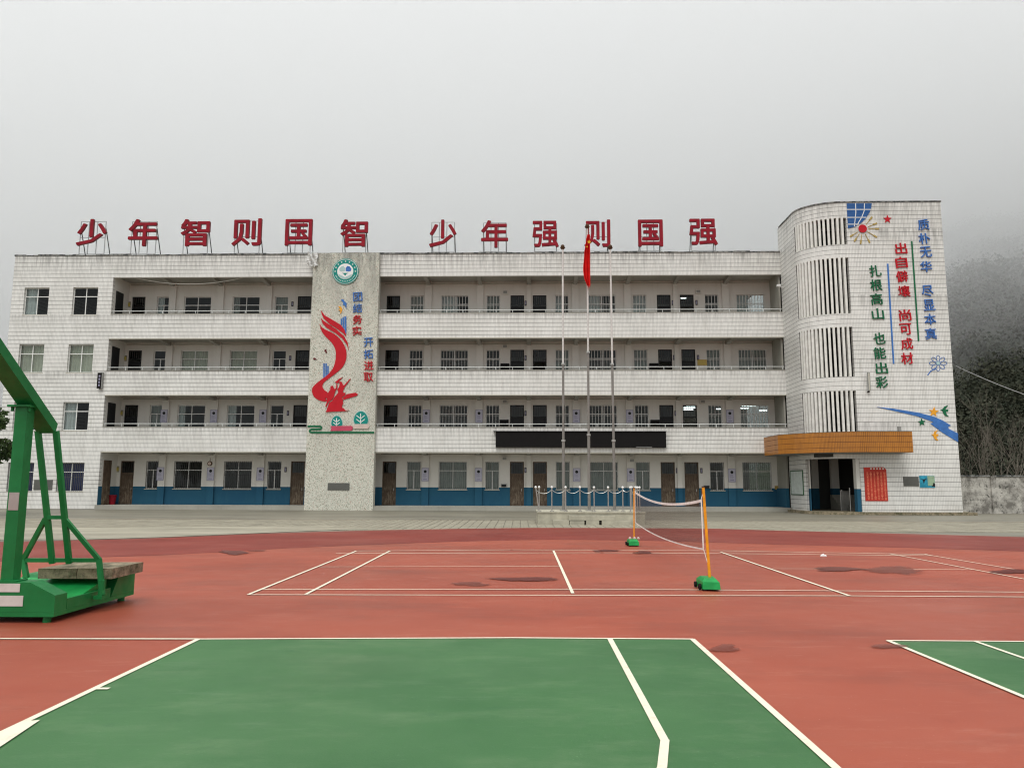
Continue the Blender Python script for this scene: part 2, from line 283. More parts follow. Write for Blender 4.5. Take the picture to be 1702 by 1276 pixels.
# ------------------------------------------------------------------ mesh builder
class MB:
    def __init__(s): s.v = []; s.f = []; s.mi = []
    def quad(s, a, b, c, d, m=0):
        i = len(s.v); s.v += [tuple(a), tuple(b), tuple(c), tuple(d)]; s.f.append((i, i + 1, i + 2, i + 3)); s.mi.append(m)
    def poly(s, pts, m=0):
        i = len(s.v); s.v += [tuple(p) for p in pts]; s.f.append(tuple(range(i, i + len(pts)))); s.mi.append(m)
    def hexa(s, p, m=0):                       # 8 points: bottom 4 ccw, top 4 ccw
        i = len(s.v); s.v += [tuple(q) for q in p]
        for f in ((0, 3, 2, 1), (4, 5, 6, 7), (0, 1, 5, 4), (1, 2, 6, 5), (2, 3, 7, 6), (3, 0, 4, 7)):
            s.f.append(tuple(i + k for k in f)); s.mi.append(m)
    def box(s, x0, x1, y0, y1, z0, z1, m=0):
        s.hexa([(x0, y0, z0), (x1, y0, z0), (x1, y1, z0), (x0, y1, z0), (x0, y0, z1), (x1, y0, z1), (x1, y1, z1), (x0, y1, z1)], m)
    def prism(s, pts, y0, y1, m=0):            # outline in x-z (ccw seen from -y), from y0 (front) to y1
        n = len(pts); i = len(s.v)
        s.v += [(x, y0, z) for x, z in pts] + [(x, y1, z) for x, z in pts]
        s.f.append(tuple(range(i, i + n))); s.mi.append(m)
        s.f.append(tuple(range(i + 2 * n - 1, i + n - 1, -1))); s.mi.append(m)
        for k in range(n):
            a, b = k, (k + 1) % n
            s.f.append((i + a, i + n + a, i + n + b, i + b)); s.mi.append(m)
    def tube(s, pts, r, seg=6, m=0, r1=None, cap=True):
        pts = [Vector(p) for p in pts]; n = len(pts); i0 = len(s.v)
        if n < 2: return
        for k, p in enumerate(pts):
            d = (pts[min(k + 1, n - 1)] - pts[max(k - 1, 0)])
            if d.length < 1e-9: d = Vector((0, 0, 1))
            d.normalize(); a = Vector((0, 0, 1)) if abs(d.z) < 0.9 else Vector((1, 0, 0))
            x = d.cross(a).normalized(); y = d.cross(x)
            rr = r if r1 is None else r + (r1 - r) * k / (n - 1)
            for j in range(seg):
                t = 2 * math.pi * j / seg
                s.v.append(tuple(p + (x * math.cos(t) + y * math.sin(t)) * rr))
        for k in range(n - 1):
            for j in range(seg):
                a = i0 + k * seg + j; b = i0 + k * seg + (j + 1) % seg
                s.f.append((a, b, b + seg, a + seg)); s.mi.append(m)
        if cap:
            s.f.append(tuple(range(i0 + seg - 1, i0 - 1, -1))); s.mi.append(m)
            s.f.append(tuple(range(i0 + (n - 1) * seg, i0 + n * seg))); s.mi.append(m)
    def bar(s, a, b, w, h, m=0):               # square bar from a to b, w wide (x-ish), h deep
        a, b = Vector(a), Vector(b); d = (b - a).normalized()
        up = Vector((0, 1, 0)) if abs(d.y) < 0.9 else Vector((0, 0, 1))
        x = d.cross(up).normalized() * (w / 2); y = d.cross(x).normalized() * (h / 2)
        s.hexa([a - x - y, a + x - y, a + x + y, a - x + y, b - x - y, b + x - y, b + x + y, b - x + y], m)
    def cyl(s, x, y, z0, z1, r, seg=12, m=0, r1=None): s.tube([(x, y, z0), (x, y, z1)], r, seg, m, r1)
    def sphere(s, c, r, seg=8, rings=5, m=0):
        i = len(s.v); c = Vector(c)
        s.v.append(tuple(c + Vector((0, 0, r))))
        for a in range(1, rings):
            for b in range(seg):
                t, p = math.pi * a / rings, 2 * math.pi * b / seg
                s.v.append(tuple(c + Vector((math.sin(t) * math.cos(p), math.sin(t) * math.sin(p), math.cos(t))) * r))
        s.v.append(tuple(c - Vector((0, 0, r)))); e = len(s.v) - 1
        for b in range(seg):
            s.f.append((i, i + 1 + b, i + 1 + (b + 1) % seg)); s.mi.append(m)
            k = i + 1 + (rings - 2) * seg; s.f.append((e, k + (b + 1) % seg, k + b)); s.mi.append(m)
        for a in range(rings - 2):
            for b in range(seg):
                k = i + 1 + a * seg; s.f.append((k + b, k + seg + b, k + seg + (b + 1) % seg, k + (b + 1) % seg)); s.mi.append(m)
    def data(s, name, mats):
        me = bpy.data.meshes.new(name); me.from_pydata(s.v, [], s.f)
        for m in (mats if isinstance(mats, (list, tuple)) else [mats]): me.materials.append(MATS[m])
        me.polygons.foreach_set('material_index', s.mi); me.update(); return me
def link(name, data, parent=None, loc=None, rotz=None):
    o = bpy.data.objects.new(name, data); COL.objects.link(o)
    if parent is not None: o.parent = parent
    if loc is not None: o.location = loc
    if rotz is not None: o.rotation_euler = (0, 0, rotz)
    return o
def part(name, mb, mats, parent, loc=None): return link(name, mb.data(name, mats), parent, loc)
def tag(o, label, cat, group=None):
    o['label'] = label; o['category'] = cat
    if group: o['group'] = group
    return o
def thing(name, label, cat, loc=(0, 0, 0), rotz=0.0, group=None):
    return tag(link(name, None, None, loc, rotz), label, cat, group)
def struct(name, mb, mats):
    o = link(name, mb.data(name, mats)); o['kind'] = 'structure'; return o
def bthing(name, label, cat, u, n, z, group=None, mesh=None):
    o = link(name, mesh, None, b2w(u, n, z), -BTH); return tag(o, label, cat, group)
def copy_tree(o, parent=None):
    c = o.copy(); COL.objects.link(c); c.parent = parent
    for ch in list(o.children): copy_tree(ch, c)
    return c
def wall_holes(mb, u0, u1, z0, z1, y0, y1, holes, zsplit=None, uface=None):
    us = sorted({u0, u1, *[h[i] for h in holes for i in (0, 1) if u0 < h[i] < u1]})
    zs = sorted({z0, z1, *([zsplit] if zsplit else []), *[h[i] for h in holes for i in (2, 3) if z0 < h[i] < z1]})
    def solid(i, k):
        if i < 0 or k < 0 or i >= len(us) - 1 or k >= len(zs) - 1: return False
        a, b = (us[i] + us[i + 1]) / 2, (zs[k] + zs[k + 1]) / 2
        return not any(h[0] < a < h[1] and h[2] < b < h[3] for h in holes)
    for i in range(len(us) - 1):
        for k in range(len(zs) - 1):
            if not solid(i, k): continue
            a, b, c, d = us[i], us[i + 1], zs[k], zs[k + 1]
            m = 1 if (zsplit and d <= zsplit + 1e-6) else 0
            mb.quad((a, y0, c), (b, y0, c), (b, y0, d), (a, y0, d), m)
            mb.quad((b, y1, c), (a, y1, c), (a, y1, d), (b, y1, d), 0)
            if not solid(i - 1, k): mb.quad((a, y1, c), (a, y0, c), (a, y0, d), (a, y1, d), m)
            if not solid(i + 1, k): mb.quad((b, y0, c), (b, y1, c), (b, y1, d), (b, y0, d), m)
            if not solid(i, k - 1): mb.quad((a, y1, c), (b, y1, c), (b, y0, c), (a, y0, c), m)
            if not solid(i, k + 1): mb.quad((a, y0, d), (b, y0, d), (b, y1, d), (a, y1, d), m)

# glyphs: lettering built as solid characters
GLY = {}
def glyph(ch, size, depth, mats, bold=0.02, res=3):
    key = (ch, round(size, 2), depth, str(mats), bold)
    if key in GLY: return GLY[key]
    cu = bpy.data.curves.new('character', 'FONT'); cu.body = ch; cu.size = size; cu.extrude = depth / 2
    cu.resolution_u = res; cu.align_x = 'LEFT'
    ob = bpy.data.objects.new('character_tmp', cu); COL.objects.link(ob)
    dg = bpy.context.evaluated_depsgraph_get(); me = bpy.data.meshes.new_from_object(ob.evaluated_get(dg))
    bpy.data.objects.remove(ob); bpy.data.curves.remove(cu)
    if bold:
        bv = [v.co.copy() for v in me.vertices]; bf = [tuple(p.vertices) for p in me.polygons]; vv, ff = [], []
        for k in range(9):
            rr = 0 if k == 8 else bold * size; a_ = math.pi * 2 * k / 8 + .39; i0 = len(vv)
            vv += [(v.x + rr * math.cos(a_), v.y + rr * math.sin(a_), v.z + (.0025 * k)) for v in bv]; ff += [tuple(i0 + i for i in f) for f in bf]
        me = bpy.data.meshes.new('character'); me.from_pydata(vv, [], ff); me.update()
    xs = [v.co.x for v in me.vertices]; ys = [v.co.y for v in me.vertices]
    cx, cy = (min(xs) + max(xs)) / 2, (min(ys) + max(ys)) / 2
    for v in me.vertices: x, y, z = v.co; v.co = (x - cx, -z, y - cy)
    w, h = max(xs) - min(xs), max(ys) - min(ys)
    mats = mats if isinstance(mats, (list, tuple)) else [mats]
    me.materials.clear()
    for m in mats: me.materials.append(MATS[m])
    if len(mats) > 1:
        for p in me.polygons: p.material_index = 0 if abs(p.normal.y) > 0.7 else 1
    else:
        for p in me.polygons: p.material_index = 0
    me.name = 'character'; GLY[key] = (me, w, h); return GLY[key]

# ================================================================== GROUND
def sheet(name, pts, z, mat):
    mb = MB(); mb.poly([(p[0], p[1], z) for p in pts]); return struct(name, mb, mat)
mb = MB(); mb.quad((-2500, -600, -0.02), (2500, -600, -0.02), (2500, 2500, -0.02), (-2500, 2500, -0.02)); struct('ground', mb, 'earth')
sheet('concrete_apron', [(-70, -30), (70, -30), (70, 62), (-70, 62)], 0.0, 'apron')
far_px = [(0, 896), (141, 898), (300, 893), (440, 887), (600, 882.3), (771, 879), (912, 877.6), (1160, 878.6), (1241, 880.6), (1400, 885), (1560, 889), (1702, 893)]
near_px = [(169, 927), (300, 922), (440, 914), (560, 908.3), (771, 900.5), (912, 897.7), (1060, 899), (1160, 901.5), (1241, 904), (1400, 908.3), (1560, 912.5), (1702, 917.2)]
farc = [ground(*p) for p in far_px]; nearc = [ground(*p) for p in near_px]
def smooth(pts, n=6):
    out = []
    for i in range(len(pts) - 1):
        p0, p1, p2, p3 = pts[max(i - 1, 0)], pts[i], pts[i + 1], pts[min(i + 2, len(pts) - 1)]
        for k in range(n):
            t = k / n
            out.append(0.5 * ((2 * p1) + (p2 - p0) * t + (2 * p0 - 5 * p1 + 4 * p2 - p3) * t * t + (3 * p1 - p0 - 3 * p2 + p3) * t ** 3))
    out.append(pts[-1]); return out
far_all = [Vector((-27, -20, 0)), Vector((-27, 6, 0)), Vector((-24, 14, 0)), Vector((-19.5, 19, 0))] + farc[1:] + [Vector((25, 20, 0)), Vector((30, 13, 0)), Vector((32, 4, 0)), Vector((32, -20, 0))]
near_all = [Vector((-21, -20, 0)), Vector((-21, 3, 0)), Vector((-18, 9, 0)), Vector((-14, 13.2, 0))] + nearc + [Vector((19, 15, 0)), Vector((24, 9.5, 0)), Vector((26, 2, 0)), Vector((26, -20, 0))]
sheet('running_track', smooth(far_all), 0.016, 'track_red')
sheet('sports_ground', smooth(near_all), 0.020, 'court_red')
# thin dark seam where the track meets the court surface
ns = smooth(nearc); mb = MB()
for a, b in zip(ns[:-1], ns[1:]):
    mb.quad((a.x, a.y - 0.03, 0.024), (b.x, b.y - 0.03, 0.024), (b.x, b.y + 0.04, 0.024), (a.x, a.y + 0.04, 0.024))
struct('track_seam', mb, 'dark_red')
# brick-shaped paving slabs between the apron and the track: each slab a piece
yj = ground(864, 865).y
pav = link('paving_strip', None); pav['kind'] = 'structure'
def far_y(x):
    for a, b in zip(farc[:-1], farc[1:]):
        if a.x <= x <= b.x: return a.y + (b.y - a.y) * (x - a.x) / (b.x - a.x)
    return 22.0
slab_data = []
for k in range(4):
    mb = MB(); w, l = 0.300, 1.27; e = 0.006
    mb.hexa([(0, 0, 0), (w, 0, 0), (w, l, 0), (0, l, 0), (e, e, 0.012), (w - e, e, 0.012), (w - e, l - e, 0.012), (e, l - e, 0.012)])
    slab_data.append(mb.data('paving_slab', 'paver' if k < 3 else 'pale_apron'))
cnt = 0
mbf = MB()
for row in range(6):
    y1 = yj - row * 1.30
    for i in range(-110, 110):
        x = i * 0.327 + 0.05
        fy = far_y(x)
        if y1 < fy - 0.3: continue
        if -7.2 < x < 16 and cnt < 298 and row < 5:
            o = link('paving_slab', random.choice(slab_data), pav, (x, y1 - 1.29, random.uniform(0.001, 0.005))); cnt += 1
        elif -45 < x < 45:
            z = random.uniform(0.010, 0.014); mbf.box(x, x + 0.300, y1 - 1.29, y1 - 0.02, 0.0005, z)
so = link('outer_paving_slabs', mbf.data('outer_paving_slabs', 'paver'), pav); so['kind'] = 'stuff'
# drain joint along the apron edge and pale worn concrete at the left
mb = MB(); mb.quad((-45, yj + 0.02, 0.008), (45, yj + 0.02, 0.008), (45, yj + 0.22, 0.008), (-45, yj + 0.22, 0.008)); struct('drain_joint', mb, 'rust')
pl = [ground(0, 878), ground(300, 876), ground(560, 874), ground(640, 878), ground(480, 884), ground(300, 892), ground(140, 897), ground(-60, 897), ground(-60, 880)]
sheet('worn_concrete_patch', pl, 0.0145, 'pale_apron')

# green key areas and painted lines
g1 = [ground(329, 1066), ground(850, 1064.5), ground(1151, 1066)]
q = [ground(1151, 1066), ground(1373, 1268)]; dq = (q[1] - q[0]) / (q[1].y - q[0].y)
r_end = q[0] + dq * (1.0 - q[0].y)
m_ = [ground(328, 1067), ground(0, 1226)]; dm = (m_[1] - m_[0]) / (m_[1].y - m_[0].y)
l_end = m_[0] + dm * (1.0 - m_[0].y)
sheet('green_key_area', [g1[0], l_end, r_end, g1[2], g1[1]], 0.024, 'court_green')
k0, k1, k2 = ground(1476, 1068.5), ground(1702, 1163.7), ground(1702, 1070); dk = (k1 - k0) / (k1.y - k0.y)
ke = k0 + dk * (1.0 - k0.y)
sheet('right_green_key_area', [k0, ke, (22, 1.0), (22, k2.y + 0.03)], 0.024, 'court_green')
LN = MB()
def pline(pts, w, z=0.029, world=False):
    P = [Vector(p) if world else ground(*p) for p in pts]
    for a, b in zip(P[:-1], P[1:]):
        d = (b - a); d.z = 0; d.normalize(); n = Vector((-d.y, d.x, 0)) * (w / 2); e = d * (w / 2 if len(P) > 2 else 0)
        LN.quad((a - n - e)[:2] + (z,), (b - n + e)[:2] + (z,), (b + n + e)[:2] + (z,), (a + n - e)[:2] + (z,))
def ext(a, b, k):
    A, B = ground(*a), ground(*b); return [tuple(A), tuple(A + (B - A) * k)]
pline(ext((0, 1065.5), (328, 1066), 1.0), 0.045, 0.0300, True); pline([tuple(ground(0, 1065.5) + Vector((-9, 0, 0))), tuple(ground(0, 1065.5))], 0.045, 0.0300, True)
pline([(326, 1066), (850, 1063.8)], 0.045); pline([(850, 1063.8), (1153, 1066)], 0.045, 0.0292)
pline([tuple(ground(1150.5, 1066)), tuple(r_end)], 0.055, 0.0308, True)
pline([tuple(ground(329, 1066.5)), tuple(l_end)], 0.055, 0.0308, True)
pline([(161, 1150.3), (181, 1150.3)], 0.05, 0.0316)
LN.poly([tuple(ground(x, y))[:2] + (0.0324,) for x, y in ((66, 1204), (40, 1206), (-60, 1254), (-60, 1290))])
pline([(1013.5, 1065.5), (1106, 1240)], 0.055, 0.0316)
arc = [ground(1106, 1240), ground(1101.5, 1278)]
for i_, (p_, q_) in enumerate(((ground(1105.5, 1237), arc[1] + (arc[1] - arc[0]) * .15), (arc[1] + (arc[1] - arc[0]) * .12, arc[1] + Vector((-0.30, -1.0, 0))), (arc[1] + Vector((-0.29, -.97, 0)), arc[1] + Vector((-0.95, -1.8, 0))))): pline([tuple(p_), tuple(q_)], 0.055, 0.0324 + .0008 * i_, True)
pline(ext((1475, 1068.5), (1702, 1070), 5), 0.04, 0.0292, True)
pline([tuple(k0), tuple(ke)], 0.05, 0.0300, True); pline(ext((1621, 1070), (1702, 1098.5), 5), 0.045, 0.0308, True)
# badminton court
pline(ext((411, 991), (1412, 993), 1.0), 0.040, 0.0292, True); pline(ext((1412, 993), (1702, 994.8), 4), 0.040, 0.0292, True)
pline(ext((433, 982), (1120, 982.6), 1.0), 0.036, 0.0300, True); pline(ext((1120, 982.6), (1702, 986.8), 2.2), 0.036, 0.0300, True)
pline([(591, 917.3), (850, 915.2), (1180, 916.6), (1540, 922.7)], 0.05, 0.0292)
pline([(560, 921.5), (1000, 920.2), (1200, 921.6), (1549, 925.2)], 0.05, 0.0300)
pline([(531, 944.2), (932, 943)], 0.028, 0.0308); pline([(1283, 947.2), (1616, 948.7)], 0.028, 0.0308)
for a, b in (((412.5, 991), (592, 917.4)), ((508, 990.7), (648, 917.2)), ((920, 916.8), (952, 989)), ((1198, 919.2), (1412, 993))):
    pline([a, b], 0.05, 0.0316)
pline(ext((1478, 921.8), (1702, 964.6), 2.0), 0.035, 0.0324, True); pline(ext((1535, 922.7), (1702, 951), 1.6), 0.035, 0.0324, True)
struct('court_lines', LN, 'line_white')

def wet_patch(cx, cy, w, h, mat, label, z=0.034, seed=0, grp='wet patches on the court'):
    rnd = random.Random(seed + int(cx)); n = 36; pts = []
    ph = [rnd.uniform(0, 6.28) for _ in range(3)]
    for k in range(n):
        a = 2 * math.pi * k / n
        r = 1 + 0.14 * math.sin(2 * a + ph[0]) + 0.12 * math.sin(3 * a + ph[1]) + 0.06 * math.sin(5 * a + ph[2]) + rnd.uniform(-.02, .02)
        pts.append(ground(cx + w / 2 * r * math.cos(a), cy - h / 2 * r * math.sin(a)))
    c = sum(pts, Vector()) / n; mb = MB(); rings = (1.25, 0.85, 0.5, 0.15); vals = (0.0, 0.45, 0.8, 1.0)
    for f_ in rings: mb.v += [((p.x - c.x) * f_, (p.y - c.y) * f_, 0) for p in pts]
    for q_ in range(3):
        for k in range(n): mb.f.append((q_ * n + k, q_ * n + (k + 1) % n, (q_ + 1) * n + (k + 1) % n, (q_ + 1) * n + k)); mb.mi.append(0)
    mb.f.append(tuple(3 * n + k for k in range(n))); mb.mi.append(0)
    me = mb.data('wet_patch', mat); at = me.attributes.new('core', 'FLOAT', 'POINT'); at.data.foreach_set('value', [vals[k // n] for k in range(4 * n)])
    o = link('wet_patch', me, None, (c.x, c.y, z)); tag(o, label, 'puddle', grp)
wet_patch(389, 920, 52, 7, 'wet_red', 'dark wet patch beside the track edge, left of the badminton court', seed=1)
wet_patch(428, 917, 34, 2.5, 'damp_red', 'thin damp streak right of the puddle by the track', seed=3)
wet_patch(872, 965, 104, 8, 'wet_red', 'long dark puddle crossing the service line left of the net', seed=5)
wet_patch(782, 973, 64, 8, 'damp_red', 'drying damp patch at the left end of the long puddle', z=0.0345, seed=7)
wet_patch(1006, 917, 44, 4, 'wet_red', 'dark wet patch on the far sideline left of the far net post', seed=9)
wet_patch(1068, 920, 30, 6, 'wet_red', 'dark wet patch beside the far net post base', seed=10)
wet_patch(1393, 948, 90, 8, 'wet_red', 'long dark puddle in the court right of the net', seed=11)
wet_patch(1483, 950, 98, 15, 'damp_red', 'broad drying patch at the right end of the long puddle', z=0.0345, seed=12)
wet_patch(1682, 952, 70, 9, 'wet_red', 'dark puddle at the far right edge of the court', seed=13)
wet_patch(1204, 1082, 58, 12, 'damp_red', 'round damp patch outside the right edge of the green key', seed=15)
wet_patch(1478, 1078, 66, 8, 'damp_red', 'flat damp patch at the corner of the right green key', seed=16)
mb = MB(); mb.hexa([(-.1, -.06, 0), (.1, -.05, 0), (.08, .06, 0), (-.06, .05, 0), (-.06, -.03, .06), (.05, -.02, .10), (.03, .03, .08), (-.03, .03, .03)])
mb.hexa([(.07, -.05, 0), (.16, -.03, 0), (.14, .05, 0), (.08, .05, 0), (.08, -.02, .04), (.13, -.01, .05), (.12, .02, .03), (.09, .03, .04)])
for i_, v_ in enumerate(mb.v): mb.v[i_] = tuple(c_ * .6 for c_ in v_)
g = ground(1367, 926); tag(link('shuttlecock', mb.data('shuttlecock', 'white_paint'), None, (g.x, g.y, 0.03)), 'small crumpled white scrap lying on the red court right of the net', 'litter')

# ================================================================== SCHOOL BUILDING
N_BACK = 2.1
B = thing('school_building', 'long four storey white tiled school block with open corridors and blue dado', 'building', tuple(BO), -BTH)
Zt = fz(422.3); Zb = [None, fz(752.5), fz(657.2), fz(562.3), fz(458.9)]     # undersides of the four bands
Zp = [None, None, fz(710.2), fz(615.6), fz(520.9)]                          # parapet tops of floors 2..4
Zwin = [None, fz(766.8, N_BACK), fz(672.9, N_BACK), fz(581.4, N_BACK), fz(491.4, N_BACK)]
WH, DH = 1.84, 2.88
ZF = [None, Zwin[1] - DH] + [Zwin[k] - DH for k in (2, 3, 4)]               # corridor floor levels
Zdado = fz(809.4, N_BACK)
uL = fu(6, 640); uO = fu(178, 605); uP0 = fu(513, 640, -.3); uP1 = fu(625, 640, -.3); uR = fu(1304, 600)
UMID = (uP0 + uP1) / 2
# --- wing wall, left end
wing_win = []
for px0, px1, y0, y1, kind in ((41.3, 78.6, 478, 523, 'open'), (122, 160, 477.5, 523, 'half'), (32.5, 70, 572, 619, 'curt_y'), (114.2, 152.5, 572, 619, 'curt_y'),
                               (24, 61.5, 668, 715, 'dark'), (105.6, 145, 668, 715, 'dark2'), (14, 53, 768.5, 816.5, 'bars'), (96, 137, 768.5, 816.5, 'bars')):
    a, z1 = F(px0, y0); b, z0 = F(px1, y1); wing_win.append((a, b, z0, z1, kind))
mb = MB(); wall_holes(mb, uL, uO, -0.02, Zt, 0.0, 0.26, [w[:4] for w in wing_win]); part('wing_wall', mb, 'tile_white', B)
mb = MB(); mb.box(uL, uL + .26, .26, 9.0, 0, Zt); part('end_wall', mb, 'tile_white', B)
# --- roof parapet, balconies
for a, b in ((uO, uP0), (uP1, uR)):
    mb = MB(); mb.box(a, b, 0, .22, Zb[4], Zt); part('roof_parapet', mb, 'tile_white', B)
    for k in (2, 3, 4):
        mb = MB(); mb.box(a, b, 0, .2, Zb[k - 1], Zp[k]); part('balcony_parapet', mb, 'tile_white', B)
        mb = MB(); mb.box(a, b, -.03, .23, Zp[k], Zp[k] + .035); part('parapet_coping', mb, 'concrete', B)
        # pipe rail with short posts
        mb = MB(); zr = Zp[k] + .035
        mb.tube([(a, .1, zr + .2), (b, .1, zr + .2)], .028, 6)
        n = int((b - a) / 1.06)
        for i in range(n + 1):
            x = a + .1 + (b - a - .2) * i / n; mb.cyl(x, .1, zr, zr + .19, .022, 6)
        part('handrail', mb, 'rail_paint', B)
        part_lip = MB(); part_lip.box(a, b, -.02, .0, Zb[k - 1] - .0, Zb[k - 1] + .05); part('drip_edge', part_lip, 'concrete_light', B)
mb = MB(); x = uL - .03
while x < uR:
    w = random.uniform(.3, 1.4); e = min(x + w, uR + .02)
    mb.box(x, e - .004, -.04 - random.uniform(0, .02), .28, Zt, Zt + random.uniform(.05, .12)); x = e
part('roof_coping', mb, 'coping', B)
mb = MB(); mb.box(uL, uR, .26, 9.2, Zt - .75, Zt - .55); part('roof_slab', mb, 'concrete', B)
mb = MB(); mb.box(uL + .26, uR, 9.0, 9.26, 0, Zt); part('rear_wall', mb, 'plaster', B)
# --- floor slabs and ceilings of the corridors
for k in (1, 2, 3, 4):
    zc = Zb[k] + .16
    top = ZF[k + 1] if k < 4 else Zt - .76
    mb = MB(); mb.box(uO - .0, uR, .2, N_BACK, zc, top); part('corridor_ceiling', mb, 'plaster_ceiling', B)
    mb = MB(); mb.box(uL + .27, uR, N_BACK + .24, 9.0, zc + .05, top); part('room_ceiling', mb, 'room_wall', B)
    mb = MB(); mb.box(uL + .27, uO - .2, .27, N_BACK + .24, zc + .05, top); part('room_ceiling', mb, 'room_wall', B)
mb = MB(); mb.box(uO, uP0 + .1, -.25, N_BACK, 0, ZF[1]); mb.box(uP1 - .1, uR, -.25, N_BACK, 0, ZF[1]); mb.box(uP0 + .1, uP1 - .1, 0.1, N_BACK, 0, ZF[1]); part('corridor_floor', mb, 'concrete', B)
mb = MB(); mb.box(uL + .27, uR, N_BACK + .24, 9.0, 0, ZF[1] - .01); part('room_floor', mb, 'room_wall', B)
# --- stair panel (pebble dash) with its murals later
mb = MB(); wall_holes(mb, uP0, uP1, -.02, Zt + .02, -.3, .26, []); part('stair_panel', mb, 'pebble_dash', B)
# --- back wall, floor by floor, with openings
BIG, NAR, DOOR = 1.88, .92, .93
cols_R = [('d', 637.8, 660.8), ('n', 678, 701), ('b', 730.6, 777), ('n', 807, 830.5), ('d', 847.8, 871), ('d', 885.5, 909), ('n', 923.4, 946.5), ('b', 979.8, 1025),
          ('n', 1055, 1078.4), ('d', 1096, 1119.7), ('d', 1135, 1158.8), ('n', 1177, 1200.7), ('b', 1230.5, 1279)]
cols_L = [('d', 205.2, 230), ('n', 249.5, 270), ('b', 294, 341), ('b', 376.6, 423), ('n', 449.7, 470), ('d', 487, 510)]
items = [(t, (fu(a, 690, N_BACK) + fu(b, 690, N_BACK)) / 2) for t, a, b in cols_L + cols_R]
WD = {'b': BIG, 'n': NAR, 'd': DOOR}
for k in (1, 2, 3, 4):
    zt = Zwin[k]; zc = Zb[k] + .16
    holes = [(u - WD[t] / 2, u + WD[t] / 2, (ZF[k] if t == 'd' else zt - WH), zt) for t, u in items]
    for a, b, nm in ((uO, UMID, 'L'), (UMID, uR, 'R')):
        hs = [h for h in holes if a < h[0] < b]
        mb = MB(); wall_holes(mb, a, b, ZF[k], zc + .05, N_BACK, N_BACK + .24, hs, Zdado if k == 1 else None)
        part('corridor_wall', mb, ['plaster', 'blue_dado'], B)
# wall piers between the bays, ceiling beams above them
pier_px = [276, 357, 438.5, 709, 796.5, 879, 957.5, 1046, 1127, 1212, 1299]
pier_u = [fu(p, 690, N_BACK) for p in pier_px]
pier_w = [.52] * 11
for k in (1, 2, 3, 4):
    zc = Zb[k] + .16
    for i, u in enumerate(pier_u):
        if px := pier_px[i] in (879, 1127): w = .30
        else: w = .46
        mb = MB(); m = 0
        z0 = ZF[k]
        if k == 1:
            mb.box(u - w / 2, u + w / 2, N_BACK - .15, N_BACK - .002, z0, Zdado, 1); mb.box(u - w / 2, u + w / 2, N_BACK - .15, N_BACK - .002, Zdado, zc, 0)
        else: mb.box(u - w / 2, u + w / 2, N_BACK - .15, N_BACK - .002, z0, zc, 0)
        part('wall_pier', mb, ['plaster', 'blue_dado'], B)
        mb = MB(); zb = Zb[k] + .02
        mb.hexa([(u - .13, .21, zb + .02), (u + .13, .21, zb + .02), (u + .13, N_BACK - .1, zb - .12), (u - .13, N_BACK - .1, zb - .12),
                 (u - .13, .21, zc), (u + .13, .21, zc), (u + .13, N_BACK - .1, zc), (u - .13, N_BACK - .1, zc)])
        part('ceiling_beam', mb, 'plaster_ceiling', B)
    mb = MB()
    for a, b in ((uO + .2, uP0), (uP1, uR - .1)):
        pts = []; n = 24
        for i in range(n + 1): pts.append((a + (b - a) * i / n, N_BACK - .19, zc - .17 + .012 * math.sin(i * 1.7)))
        mb.tube(pts, .022, 5)
    part('conduit', mb, 'concrete', B)
# inner end wall of the left corridor with its door, per floor
for k in (1, 2, 3, 4):
    zc = Zb[k] + .16
    mb = MB()
    if k == 1:
        mb.box(uO - .2, uO, .26, N_BACK + .24, ZF[k], Zdado, 1); mb.box(uO - .2, uO, .26, N_BACK + .24, Zdado, zc, 0)
        mb.box(uO, uO + .004, 0.0, .262, 0.02, Zdado, 1)
    else: mb.box(uO - .2, uO, .26, N_BACK + .24, ZF[k], zc, 0)
    part('corridor_end_wall', mb, ['plaster', 'blue_dado'], B)
    mb = MB(); mb.box(uO + .003, uO + .05, .45, 1.32, ZF[k], Zwin[k]); part('door', mb, 'dark_door' if k > 1 else 'brown_door', B)
    # wall that closes the corridor at the stair tower
    mb = MB()
    if k == 1: mb.box(uR - .2, uR, .22, N_BACK, ZF[k], Zdado, 1); mb.box(uR - .1, uR, .22, N_BACK, Zdado, zc, 0)
    else: mb.box(uR - .1, uR, .22, N_BACK, ZF[k], zc, 0)
    part('corridor_end_wall', mb, ['concrete', 'blue_dado'], B)  # darker concrete instead of plaster: shade at this corridor end put into the colour

